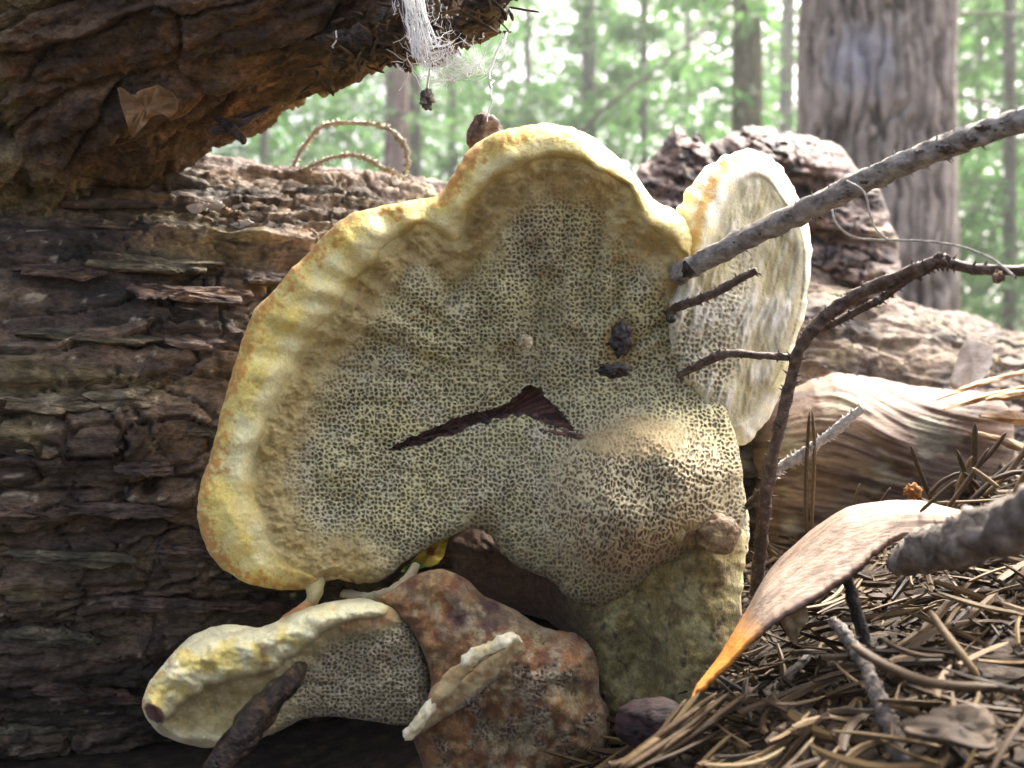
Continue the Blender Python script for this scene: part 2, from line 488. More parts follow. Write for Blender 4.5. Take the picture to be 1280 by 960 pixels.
def make_log():
    root = empty('fallen_log', (-8, 38, -3), 'large fallen log with dark layered bark lying behind the fungus', 'log')
    X = axis([(-45, -24, .6), (-24, -3.4, .075), (-3.4, 9, .35), (9, 40, .15), (40, 60, .8)])
    th = np.radians(axis([(-75, 105, .42), (105, 285, 6)]))[:-1]
    cy, cz, R = [np.interp(X, spline(LK, 8)[:, 0], spline(LK, 8)[:, k]) for k in (1, 2, 3)]
    A = np.concatenate([[0], np.cumsum(np.hypot(np.diff(X), np.diff(cy)))])-45
    a = np.repeat(A[:, None], len(th), 1); b = th[None]*R[:, None]
    h, cid, fl, crack, rough = bark_relief(a, b, 20)
    # the right end is weathered smoother
    sm = sstep(5, 14, X)[:, None]
    h = h*(1-.45*sm)+.25*fbm(a*.15, b*.35, 5, 3, 40)*2
    rr = R[:, None]+h+.5*fbm(a*.08, b*.12, 2, 3, 33)
    tx = np.gradient(X); ty = np.gradient(cy); l = np.hypot(tx, ty); nx, ny = ty/l, -tx/l     # horizontal normal towards the camera
    v = np.stack([X[:, None]+nx[:, None]*rr*np.cos(th), cy[:, None]+ny[:, None]*rr*np.cos(th), cz[:, None]+rr*np.sin(th)], -1)
    t1 = sstep(-.5, .6, fbm(a*.2, b*.5, 7, 4, 51)*1.6)
    t2 = sstep(.05, .6, fbm(a*.22, b*.6, 9, 4, 52)*1.6)
    t3 = sstep(.1, .5, fbm(a*.5, b*.9, 4, 4, 53)*1.5)
    C = mixc((.055, .042, .033), (.15, .112, .08), t1)
    C = mixc(C, (.13, .11, .055), t2*.8)
    C = mixc(C, (.12, .08, .052), t3*.4)
    C = C*(.8+.4*cid)[..., None]
    C = mixc(C, (.022, .020, .020), sstep(.08, .4, fbm(a*.12, b*.4, 12, 3, 57)*1.6)*.8)
    tp = sstep(1.0, 1.35, th)[None]*(1-.0*sm)
    C = mixc(C, (.24, .19, .18), (tp*(.55+.6*rough)).clip(0, .85))        # weathered grey, with the sky light along the top painted in
    C = mixc(C, (.21, .16, .14), (sm*.55*sstep(-.3, .4, fbm(a*.3, b*.8, 2, 3, 60)*1.5)))
    n, m = len(X), len(th)
    i = np.arange(n-1)[:, None]*m; j = np.arange(m)[None]; k = (j+1) % m
    q = np.stack([i+j, i+m+j, i+m+k, i+k], -1).reshape(-1, 4)
    C = mixc(C, (.34, .31, .25), .8*sstep(.42, .52, fbm(a*2.6, b*3.2, 1.5, 3, 63)))
    C = C*np.array((1.03, .97, .84))
    mk('bark', v.reshape(-1, 3), q, M['bark'], root, C.reshape(-1, 3))
    return root
log = make_log()

# ------------------------------------------------------------------ the big bracket fungus
def pores(px, py, size, seed, stretch=None, wob=.35):
    """relief of a pore layer: 0 on the walls, 1 in the pits"""
    wx = px+size*wob*noise(px/size*.8, py/size*.8, 0, seed+1)*2; wy = py+size*wob*noise(px/size*.8, py/size*.8, 5, seed+2)*2
    f1, f2, cid = voronoi(wx/size, wy/size, seed, .8)
    e = f2-f1
    w = .10+.06*noise(px/30, py/30, 0, seed+3)
    return sstep(w, w+.36, e*.8+.16*(.55-f1)), cid

CAP = [(388, 737), (330, 734), (285, 716), (258, 686), (247, 645), (250, 610), (262, 572), (272, 530), (283, 490), (293, 455), (305, 420),
       (318, 388), (345, 360), (365, 335), (400, 300), (430, 272), (470, 258), (520, 250), (548, 242), (568, 215), (585, 190), (610, 170),
       (650, 158), (690, 155), (730, 165), (765, 190), (795, 220), (820, 252), (846, 264), (866, 288), (868, 306), (861, 340), (872, 390),
       (874, 430), (876, 468), (890, 490), (908, 512), (924, 560), (930, 610), (937, 655), (928, 700), (880, 706), (850, 700), (822, 712), (790, 738), (752, 757),
       (716, 750), (690, 727), (650, 709), (626, 690), (610, 668), (590, 662), (560, 672), (530, 688), (503, 706), (480, 724), (452, 730), (422, 724), (400, 730)]
INNER = [(395, 716), (358, 690), (338, 650), (325, 605), (330, 565), (346, 522), (366, 480), (388, 440), (415, 405), (440, 372), (468, 335), (498, 306),
         (530, 292), (560, 308), (582, 300), (598, 262), (630, 228), (680, 208), (735, 214), (775, 240), (798, 282), (826, 300), (850, 322), (885, 380), (980, 480), (1000, 800), (700, 900), (500, 790), (440, 712)]
SLIT = np.array([(484, 562), (510, 548), (545, 532), (585, 519), (622, 508), (645, 494), (662, 481), (680, 490), (695, 508), (712, 527), (724, 542), (705, 540), (682, 530), (655, 521), (625, 524), (592, 533), (560, 546), (525, 556), (500, 564)], float)
SLITS = spline(SLIT, 4, True)+rng.normal(0, 1.7, (len(SLIT)*4, 2))
BUMPS = [(640, 425, 13, -.25), (775, 425, 30, .18), (768, 462, 20, .15)]
DEPTH = {}
def cap_depth(px, py, s):
    dx, dy = (px-690)/400, (py-500)/360
    r = np.hypot(dx, dy); ang = np.arctan2(dx, -dy)
    D = 25.2-1.7*np.minimum(r, 1.3)**1.5
    D = D-3.1*np.exp(-(((px-800)/112)**2+((py-615)/92)**2)**1.6)-.9*np.exp(-(((px-750)/70)**2+((py-690)/60)**2))
    D = D-.35*np.exp(-(((px-815)/55)**2+((py-545)/38)**2))+.35*np.exp(-(((px-660)/60)**2+((py-470)/50)**2))
    D = D+.55*fbm(px/125, py/125, 0, 3, 71)+.12*fbm(px/38, py/38, 0, 2, 70)
    up = sstep(.1, .5, r)*sstep(.1, -.25, dy)
    D = D+.75*up*fbm(ang*5.2, r*.7, 0, 2, 73)+.22*np.exp(-((px-592-.12*(py-330))/16)**2)*sstep(460, 350, py)*sstep(250, 300, py)
    for ln, wd, am in (([(610, 290), (596, 330), (566, 368), (556, 400)], 13, .3), ([(668, 250), (690, 320), (712, 400)], 15, -.3), ([(742, 250), (738, 320), (742, 390)], 14, .3), ([(775, 330), (772, 370), (778, 405)], 10, .35), ([(640, 300), (628, 350), (640, 410)], 14, -.22), ([(690, 350), (672, 400), (664, 470)], 16, .3), ([(470, 400), (430, 440), (420, 500)], 20, -.2)):
        dl, _ = seg_dist(px, py, spline(ln, 5), False); D = D+am*np.exp(-(dl/wd)**2)
    si = sdf(px, py, spline(INNER, 5, True))+9*fbm(px/45, py/45, 0, 3, 72)+9
    w = np.maximum(s-si, 1)
    t = np.clip(-si/w, 0, 1)
    rim = np.where(si < 0, np.sqrt(np.clip(1-(1-np.minimum(t*1.5, 1))**2, 0, 1))*(1-.2*t), 0)
    seg = noise(ang*9, r*2.2, 0, 75)*.9+noise(px/34, py/34, 0, 76)*.7
    D = D-rim*(.34+.36*seg)-.12*sstep(20, 0, np.abs(si-10))*0
    isr = sstep(16, -22, si)
    R = 20+26*isr; 
    lowr = sstep(560, 640, py)*sstep(560, 640, px)
    R = R+34*lowr
    D = D+roundoff(s, R, .45+.75*isr+1.3*lowr)
    # granular felt between the rim and the pores
    gran = sstep(-4, 14, si)*sstep(80, 20, si)
    D = D-gran*(.16*fbm(px/11, py/11, 0, 3, 77)+.10*np.abs(fbm(px/24, py/24, 0, 3, 78)))
    D = D-isr*(.035*fbm(px/7, py/7, 0, 2, 79)+.06*fbm(px/28, py/28, 0, 2, 80))
    for bx, by, br, bh in BUMPS:
        D = D+bh*np.exp(-((px-bx)**2+(py-by)**2)/br**2)
    dsl, _ = seg_dist(px, py, SLIT, True)
    D = D+.1*np.exp(-(dsl/14)**2)
    return D, si, isr, gran, ang, r

def fungus_front(px, py, s):
    D, si, isr, gran, ang, r = cap_depth(px, py, s)
    bl = np.exp(-(((px-800)/130)**2+((py-625)/110)**2)**2)
    pm = sstep(22, 76, si+14*fbm(px/40, py/40, 0, 3, 81))
    sz = 5.7
    # pores are drawn out over the bulge
    pit, cid = pores(px+14*bl*noise(px/60, py/60, 0, 83), py, sz, 90)
    pit2, cid2 = pores(px*1.08+py*.3, py*.72-px*.2, sz, 95, wob=.5)
    wgt = sstep(.35, .65, bl+.25*noise(px/40, py/40, 0, 84))
    pit = pit*(1-wgt)+pit2*wgt
    worn = np.exp(-(((px-805)/50)**2+((py-548)/26)**2)**2)+np.exp(-(((px-760)/36)**2+((py-553)/14)**2)**2)+.8*np.exp(-(((px-885)/38)**2+((py-668)/22)**2)**2)
    pm = pm*(1-np.clip(worn, 0, .45))
    D = D+.085*pm*pit*(.7+.6*cid)
    # pigment
    lob = fbm(px/55, py/55, 0, 3, 101)
    rimc = mixc((.77, .71, .36), (.70, .56, .15), sstep(-.25, .45, lob+.45*sstep(70, 6, s)-.08))
    rimc = mixc(rimc, (.77, .71, .43), sstep(16, 0, np.abs(si+16))*.3)
    rust = sstep(.05, .55, fbm(px/9, py/9, 0, 4, 103)+.85*sstep(40, 2, s)-.42+.5*fbm(px/60, py/60, 3, 2, 104))
    rust = rust*sstep(780, 660, px+.2*py)*sstep(60, 22, s)
    rimc = mixc(rimc, (.56, .27, .05), rust*.9)
    felt = mixc((.34, .25, .09), (.47, .375, .16), sstep(-.3, .4, fbm(px/26, py/26, 0, 4, 105)))
    felt = mixc(felt, (.26, .18, .075), .6*sstep(.15, .5, fbm(px/45, py/60, 2, 3, 106)))
    tip = mixc((.47, .44, .25), (.56, .515, .26), sstep(-.3, .4, fbm(px/80, py/80, 0, 3, 107)))
    tip = mixc(tip, (.54, .51, .40), .5*sstep(.0, .5, fbm(px/70, py/70, 6, 2, 108)))
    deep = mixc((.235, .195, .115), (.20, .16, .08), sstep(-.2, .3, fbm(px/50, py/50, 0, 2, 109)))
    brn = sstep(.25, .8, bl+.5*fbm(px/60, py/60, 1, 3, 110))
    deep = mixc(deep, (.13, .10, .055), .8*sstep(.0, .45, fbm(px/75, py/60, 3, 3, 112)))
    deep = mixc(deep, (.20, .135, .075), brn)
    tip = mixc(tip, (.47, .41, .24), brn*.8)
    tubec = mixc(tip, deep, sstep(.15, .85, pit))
    wornc = mixc((.23, .17, .10), (.17, .10, .075), sstep(-.1, .4, fbm(px/30, py/30, 0, 3, 111)))
    tubec = mixc(tubec, wornc, np.clip(worn, 0, 1)*.5)
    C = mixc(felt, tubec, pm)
    C = mixc(C, felt*.6+np.array((.1, .09, .05)), (1-pm)*.0)
    C = mixc(C, rimc, isr)
    stain = np.exp(-(((px-775)/22)**2+((py-430)/34)**2)**2)
    C = mixc(C, (.26, .17, .03), stain*.8)
    return D, C

fungus = empty('bracket_fungus', P(760, 890, 25), 'large velvety bracket fungus with yellow rim and grey-green pored face', 'fungus')
cap = shell('cap', CAP, fungus_front, 1.15, M['fungus'], fungus, back=((.985, .45), (.94, .9), (.75, 1.7), (.45, 3.2), (0, 4.5)), hole=SLITS, centre=(640, 470), seed=1, edge_noise=2.2)

def slit_fn(px, py, s):
    d0, *_ = cap_depth(px, py, np.full(px.shape, 200.))
    D = d0+.14+.7*sstep(4, 17, s)-.3*np.exp(-((py-528-(px-690)*.55)/6)**2)*sstep(650, 670, px)
    D = D+.3*fbm(px/9, py/7, 0, 4, 121)*sstep(0, 8, s)
    C = mixc((.045, .017, .012), (.17, .075, .045), sstep(-.3, .4, fbm(px/9, py/7, 0, 4, 122)*1.4))
    return D, C
so = np.array([(x, y) for x, y in SLIT]); sc0 = so.mean(0)
_d = so-np.array([np.interp(so[:, 0], [484, 662, 724], [562, 505, 540])]).T*0
big = []
for i in range(len(SLIT)):
    a, b = SLIT[i-1], SLIT[(i+1) % len(SLIT)]
    tv = (b-a)/np.linalg.norm(b-a)
    big.append(SLIT[i]+np.array([tv[1], -tv[0]])*7.0)
shell('torn_slit', big, slit_fn, 1.5, M['fungus_brown'], cap, back=((.98, .4), (0, .9)), edge_noise=0, seed=2)['label'] = 'dark brown torn slit in the pored face'

# the second lobe that stands behind the main cap, on the side of the grey stick
LOBE = [(846, 350), (846, 300), (848, 262), (868, 226), (900, 198), (935, 187), (968, 200), (994, 235), (1008, 275), (1014, 320), (1009, 370), (996, 430),
        (976, 490), (952, 535), (930, 557), (912, 546), (892, 520), (868, 490), (850, 460), (838, 430), (836, 390)]
LIN = [(872, 338), (890, 300), (906, 262), (930, 226), (955, 222), (978, 250), (1000, 290), (1005, 340), (996, 400), (975, 460), (948, 510), (925, 530), (880, 530), (800, 480), (800, 360)]
def lobe_fn(px, py, s):
    si = sdf(px, py, spline(LIN, 5, True))
    isr = sstep(14, -16, si)
    D = 24.3+1.9*sstep(850, 1010, px)+.5*sstep(400, 200, py)+.25*fbm(px/60, py/90, 0, 3, 131)
    w = np.maximum(s-si, 1); t = np.clip(-si/w, 0, 1)
    rim = np.where(si < 0, np.sqrt(np.clip(1-(1-np.minimum(t*2.5, 1))**2, 0, 1))*(1-.3*t), 0)
    left = sstep(930, 900, px)*sstep(345, 300, py)
    D = D-rim*(.10+.3*left+.12*noise(px/30, py/30, 0, 142))+roundoff(s, 14+26*isr, .35+.55*isr)
    # long pale ribs running down the face
    u = (px-870)*.93+(py-300)*.30+8*noise(px/60, py/60, 0, 143)
    rib = 1-np.abs(noise(u/13, py/190, 0, 133))*3.2
    rib = np.clip(rib, 0, 1)**2*sstep(-.2, .25, noise(px/35, py/60, 4, 134))*sstep(0, 14, si)
    rib2 = np.clip(1-np.abs(noise(u/7, py/130, 2, 135))*4, 0, 1)**2*sstep(0, 14, si)*.6
    rb = np.maximum(rib, rib2*.6)*sstep(545, 490, py)
    pm = sstep(18, 60, si+10*fbm(px/30, py/30, 0, 2, 136))*sstep(960, 900, px+.1*(py-350))*(1-rb*.8)
    pit, cid = pores(px*1.1, py*.9, 6.2, 140)
    D = D+.10*pm*pit-.12*rb
    fel = .08*fbm(px/6, py/26, 0, 3, 137)*sstep(0, 12, si)*(1-pm)
    D = D+fel
    rimc = mixc((.80, .78, .62), (.78, .70, .36), sstep(-.2, .4, fbm(px/40, py/40, 0, 3, 138)))
    d, tt = seg_dist(px, py, spline([(866, 322), (872, 280), (886, 240), (905, 208), (922, 194)], 6), False)
    rust = sstep(12, 2, d+9*fbm(px/9, py/9, 0, 3, 139))
    rimc = mixc(rimc, (.62, .36, .05), rust*.85)
    felt = mixc((.30, .255, .115), (.47, .42, .22), sstep(-.3, .4, fbm(px/16, py/60, 0, 4, 141)))
    tip, deep = np.array((.60, .56, .38)), np.array((.22, .18, .095))
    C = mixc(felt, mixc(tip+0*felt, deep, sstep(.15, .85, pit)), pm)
    C = mixc(C, (.74, .73, .64), rb*.85)
    C = mixc(C, rimc, isr)
    return D, C
shell('side_lobe', LOBE, lobe_fn, 1.5, M['fungus'], fungus, back=((.98, .35), (.92, .7), (.7, 1.3), (0, 2.0)), centre=(920, 380), seed=3, edge_noise=5)

# stalk and the hollow beside it
STALK = [(548, 668), (600, 640), (700, 640), (850, 640), (905, 640), (934, 660), (930, 705), (926, 760), (922, 800), (905, 845), (885, 885), (868, 925), (800, 930), (756, 905),
         (738, 860), (722, 810), (690, 780), (640, 765), (590, 745), (556, 715)]
def stalk_fn(px, py, s):
    D = 25.3-2.0*np.exp(-(((px-900)/62)**2+(np.minimum(py-700, 0)/90)**2))+3.2*sstep(770, 640, px)+.6*sstep(860, 640, py)*0
    D = D+.7*sstep(760, 850, py)*sstep(840, 760, px)*0+roundoff(s, 60, 1.6)+.4*fbm(px/70, py/70, 0, 3, 151)
    D = D-.12*fbm(px/14, py/14, 0, 4, 152)-.5*np.exp(-(((px-900)/30)**2+((py-665)/28)**2))
    D = D+.9*np.exp(-(((px-800)/30)**2+((py-830)/55)**2))-.35*np.exp(-(((px-848)/26)**2+((py-800)/90)**2))
    C = mixc((.36, .29, .10), (.47, .41, .18), sstep(-.3, .35, fbm(px/30, py/40, 0, 4, 153)))
    C = mixc(C, (.19, .13, .05), .75*sstep(.05, .4, fbm(px/26, py/26, 5, 4, 154)))
    C = mixc(C, (.09, .07, .05), .8*sstep(.28, .5, fbm(px/18, py/22, 8, 3, 155)))
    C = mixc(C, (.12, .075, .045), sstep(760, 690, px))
    return D, C
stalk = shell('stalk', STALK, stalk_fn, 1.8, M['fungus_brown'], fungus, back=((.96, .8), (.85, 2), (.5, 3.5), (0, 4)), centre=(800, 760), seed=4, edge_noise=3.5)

# two wrinkled nodules where stalk and pores meet
def nodule(cx, cy, Y, rx, ry, rz, seed, c1, c2, parent, mat, name='nodule', wr=.18, res=40, fr=1.3):
    u = np.linspace(0, np.pi, res); w = np.linspace(0, 2*np.pi, res*2, endpoint=False)
    U, W = np.meshgrid(u, w, indexing='ij')
    d = np.stack([np.sin(U)*np.cos(W), np.cos(U), np.sin(U)*np.sin(W)], -1)
    k = 1+wr*fbm(d[..., 0]*fr, d[..., 1]*fr, d[..., 2]*fr, 4, seed)*1.6
    c = P(cx, cy, Y)
    v = c+d*k[..., None]*np.array([rx, ry, rz])
    C = mixc(c1, c2, sstep(-.3, .4, fbm(d[..., 0]*2.2, d[..., 1]*2.2, d[..., 2]*2.2, 4, seed+3)))
    m = res*2
    i = np.arange(res-1)[:, None]*m; j = np.arange(m)[None]; kk = (j+1) % m
    q = np.stack([i+j, i+m+j, i+m+kk, i+kk], -1).reshape(-1, 4)
    o = mk(name, v.reshape(-1, 3), q, mat, parent, C.reshape(-1, 3))
    return o if parent is not None else recentre(o)
nodule(898, 668, 22.75, .52, .45, .46, 160, (.15, .085, .04), (.27, .20, .085), stalk, M['fungus_brown'])
nodule(846, 662, 22.55, .2, .25, .26, 161, (.30, .24, .10), (.40, .34, .15), stalk, M['fungus_brown'])
nodule(657, 428, 24.35, .2, .2, .19, 165, (.30, .24, .12), (.52, .45, .28), cap, M['fungus_brown'], 'wart', .25)

# ------------------------------------------------------------------ the smaller fungus below
small = empty('bracket_fungus', P(560, 975, 23), 'smaller lumpy bracket fungus with cream lip growing below the large cap', 'fungus')
LOW = [(178, 884), (184, 858), (203, 832), (230, 802), (258, 786), (290, 780), (326, 784), (358, 770), (388, 758), (425, 750), (455, 748), (482, 756), (505, 770),
       (524, 800), (537, 845), (535, 885), (515, 905), (480, 904), (440, 898), (400, 896), (372, 902), (340, 918), (300, 931), (252, 934), (208, 922), (187, 904)]
LIPL = spline([(198, 868), (235, 838), (285, 822), (330, 812), (362, 796), (395, 775), (430, 764), (475, 760)], 6)
def low_fn(px, py, s):
    d, t = seg_dist(px, py, LIPL, False)
    hw = np.interp(t, [0, .25, .5, .7, 1], [29, 29, 23, 16, 10])*(1+.3*noise(t*14, 0.5, 0, 174))
    lip = np.sqrt(np.clip(1-(d/(hw*1.15))**2, 0, 1))
    above = py < np.interp(px, LIPL[:, 0], LIPL[:, 1])
    lipc = sstep(hw+4, hw-6, d)
    D = 21.9-.3*sstep(300, 200, px)+.35*sstep(330, 520, px)
    D = D-lip*np.interp(t, [0, .6, 1], [.75, .6, .35])*(1+.5*noise(px/26, py/26, 0, 173))+.5*sstep(0, 30, d-hw)*(~above)
    lip2d, t2 = seg_dist(px, py, spline([(182, 884), (192, 910), (225, 928), (290, 930), (340, 915)], 6), False)
    l2 = sstep(26, 4, lip2d)
    D = D-.5*l2*sstep(360, 300, px)+roundoff(s, 26, .7)+.3*fbm(px/38, py/30, 0, 3, 171)-.05*fbm(px/9, py/9, 0, 3, 169)
    pm = sstep(285, 420, px+40*fbm(px/30, py/30, 0, 3, 172))*sstep(6, 34, d-hw)*(~above)
    pit, cid = pores(px, py*1.15, 5.8, 175)
    D = D+.09*pm*pit+.03*fbm(px/6, py/6, 0, 2, 176)
    D = D-.4*np.exp(-(((px-470)/40)**2+((py-800)/30)**2))
    lipcol = mixc((.81, .76, .44), (.74, .62, .20), sstep(-.1, .4, fbm(px/30, py/30, 0, 3, 177)+.25*sstep(420, 330, px)-.15))
    rust = sstep(.1, .5, fbm(px/8, py/8, 0, 4, 178)+.5*sstep(26, 3, s)*sstep(330, 230, px)-.3)
    lipcol = mixc(lipcol, (.56, .28, .06), rust*.7)
    hol = mixc((.40, .33, .14), (.52, .45, .23), sstep(-.3, .4, fbm(px/20, py/20, 0, 3, 179)))
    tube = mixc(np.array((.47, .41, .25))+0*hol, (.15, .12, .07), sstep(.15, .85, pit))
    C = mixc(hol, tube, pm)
    C = mixc(C, (.66, .61, .36), l2*sstep(350, 280, px)*.8)
    C = mixc(C, (.68, .63, .36), above*sstep(360, 340, px)*1.0)
    C = mixc(C, lipcol, lipc)
    C = mixc(C, (.40, .26, .12), sstep(9, 3, np.abs(d-hw-7))*(~above)*sstep(400, 440, px))
    br = np.exp(-(((px-193-.0)/14)**2+((py-891-(px-193)*.5)/13)**2)**2)
    C = mixc(C, (.10, .035, .02), sstep(.4, .7, br+.5*fbm(px/9, py/9, 0, 3, 168)))
    C = mixc(C, (.45, .20, .06), sstep(6, 2, np.abs((px-326)-.2*(py-800)))*.55*sstep(795, 815, py)*sstep(850, 830, py))
    return D, C
shell('lower_cap', LOW, low_fn, 1.5, M['fungus'], small, back=((.98, .35), (.9, .9), (.6, 2.2), (0, 3.5)), centre=(390, 840), seed=6)

KNOB = [(470, 748), (490, 738), (512, 722), (548, 711), (580, 722), (606, 745), (640, 760), (668, 778), (690, 787), (718, 792), (738, 808), (748, 835), (750, 868),
        (760, 885), (762, 912), (752, 945), (735, 975), (690, 1000), (600, 1005), (545, 985), (524, 945), (516, 910), (532, 880), (538, 845), (522, 800), (500, 772)]
def knob_fn(px, py, s):
    D = 22.6-.8*np.exp(-(((px-640)/75)**2+((py-830)/60)**2))+.1*sstep(560, 480, px)+roundoff(s, 18+34*sstep(540, 600, px), .35+1.4*sstep(540, 600, px))
    D = D-.5*np.exp(-(((px-690)/40)**2+((py-890)/45)**2))-.5*np.exp(-(((px-720)/35)**2+((py-825)/30)**2))
    D = D+.45*fbm(px/55, py/55, 0, 3, 181)-.07*fbm(px/15, py/15, 0, 3, 182)-.25*np.abs(fbm(px/36, py/36, 4, 2, 180))
    fl = (px-560)*.8+(py-830)*.62
    pm = sstep(.0, .3, fbm(px/36, py/36, 0, 3, 183)+.3*np.exp(-(((px-655)/70)**2+((py-880)/45)**2))-.05)*sstep(10, 50, fl)
    pit, cid = pores(px, py, 6.2, 185, wob=.6)
    D = D+.1*pm*pit
    C = mixc((.16, .066, .026), (.30, .15, .05), sstep(-.35, .35, fbm(px/28, py/28, 0, 4, 186)))
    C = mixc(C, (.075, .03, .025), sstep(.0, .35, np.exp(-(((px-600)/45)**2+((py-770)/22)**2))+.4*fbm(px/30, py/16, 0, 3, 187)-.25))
    C = mixc(C, (.33, .27, .12), sstep(.26, .5, fbm(px/22, py/22, 7, 4, 188)+.3*np.exp(-(((px-712)/26)**2+((py-870)/50)**2))))
    d, t = seg_dist(px, py, spline([(500, 738), (530, 752), (548, 775), (560, 800), (590, 770), (560, 745)], 6), False)
    C = mixc(C, (.40, .34, .2), sstep(9, 2, d+6*fbm(px/10, py/10, 0, 3, 189))*.4)
    C = mixc(C, mixc(np.array((.40, .32, .20))+0*C, (.12, .075, .04), sstep(.2, .8, pit)), pm*.8)
    C = mixc(C, (.40, .33, .19), .7*sstep(.0, .35, fbm(px/19, py/19, 11, 4, 196))*sstep(540, 620, px))
    C = mixc(C, (.30, .24, .10), .4*sstep(.0, .35, fbm(px/50, py/50, 13, 3, 197)))
    sp = sstep(.42, .5, fbm(px/9, py/9, 3, 2, 190))
    C = mixc(C, (.02, .013, .012), sp*.9*sstep(640, 680, px))
    return D, C
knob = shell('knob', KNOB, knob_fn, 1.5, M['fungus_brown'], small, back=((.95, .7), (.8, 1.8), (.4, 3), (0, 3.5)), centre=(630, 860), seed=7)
knob['label'] = 'red-brown velvety knob of the smaller fungus'
# white growing edge that stands out from the knob, with a pored flange under it
def flange_fn(px, py, s):
    D = 21.45+.5*sstep(500, 650, px)*.6+roundoff(s, 9, .25)+.05*fbm(px/20, py/20, 0, 3, 191)
    pit, cid = pores(px, py, 5.8, 195, wob=.6)
    e = (py-930)+(px-505)*.82
    pm = sstep(-3, 8, e-8*fbm(px/20, py/20, 0, 2, 192)-8)
    D = D+.1*pm*pit
    C = mixc((.45, .36, .18), (.30, .19, .08), sstep(-.2, .3, fbm(px/14, py/14, 0, 3, 193)))
    C = mixc(C, mixc(np.array((.46, .42, .36))+0*C, (.16, .11, .07), sstep(.2, .8, pit)), pm)
    return D, C
shell('pored_flange', [(506, 926), (520, 900), (545, 868), (575, 848), (600, 830), (630, 808), (652, 800), (657, 815), (640, 832), (610, 858), (585, 880), (555, 898), (530, 915)],
      flange_fn, 1.5, M['fungus'], knob, back=((.97, .3), (.8, .8), (0, 1.2)), seed=8)
RL = Build()
for pts, r in (([(508, 922, 21.3), (522, 905, 21.2), (536, 886, 21.2), (548, 872, 21.25)], (.2, .19, .2, .12)),
               ([(578, 842, 21.4), (586, 826, 21.35), (598, 816, 21.35), (612, 811, 21.4), (626, 803, 21.45), (640, 797, 21.6), (652, 803, 21.75)], (.16, .26, .25, .2, .22, .17, .1))):
    p = pathof(*pts, per=8)
    p = np.concatenate([p[:1]-(p[1]-p[0])*1.2, p, p[-1:]+(p[-1]-p[-2])*1.2])
    rr = np.interp(np.linspace(0, 1, len(p)-2), np.linspace(0, 1, len(r)), r); rr = np.concatenate([[rr[0]*.2], rr, [rr[-1]*.2]]); uu = np.linspace(-1, 1, len(rr)); rr = rr*np.sqrt(np.clip(1.02-uu**6, .02, 1))*.85
    v, f = tube(p, rr*.8*(1+.25*noise(np.arange(len(rr))*.33, .5, 0, 199)), 18, .4, 200, True, 1.0, 1.8)
    C = mixc((.66, .57, .30), (.84, .77, .52), sstep(-.3, .3, fbm(v[:, 0]*2, v[:, 1]*2, v[:, 2]*2, 3, 201)))
    RL.add(v, f, C)
RL.build('white_ridge', M['fungus'], knob)['label'] = 'creamy white growing ridge'
v, f = tube(pathof((540, 882, 21.25), (550, 868, 21.3), (562, 852, 21.35), (574, 842, 21.35), (588, 832, 21.3), per=6), (.12, .2, .2, .17, .12), 12, .35, 202)
mk('tan_ridge', v, f, M['fungus'], knob, mixc((.50, .40, .20), (.34, .22, .09), sstep(-.2, .3, fbm(v[:, 0]*3, v[:, 1]*3, v[:, 2]*3, 3, 203))))
# pale cords that join the large cap to the small one
v, f = tube(pathof((428, 742, 24.5), (460, 748, 24), (486, 742, 23.6), (506, 728, 23.6), (520, 706, 24), per=6), (.1, .15, .16, .14, .1), 12, .4, 204)
mk('pale_cord', v, f, M['fungus'], small, (.36, .31, .17))
v, f = tube(pathof((398, 706, 24.6), (394, 736, 23.8), (388, 754, 23.7), (372, 766, 23.5), (352, 778, 23.3), per=6), (.3, .2, .15, .14, .1), 12, .25, 205)
mk('pale_cord', v, f, M['fungus'], small, mixc((.46, .40, .18), (.40, .19, .07), sstep(745, 760, 480+(CAMZ-v[:, 2])/v[:, 1]*FPX)))

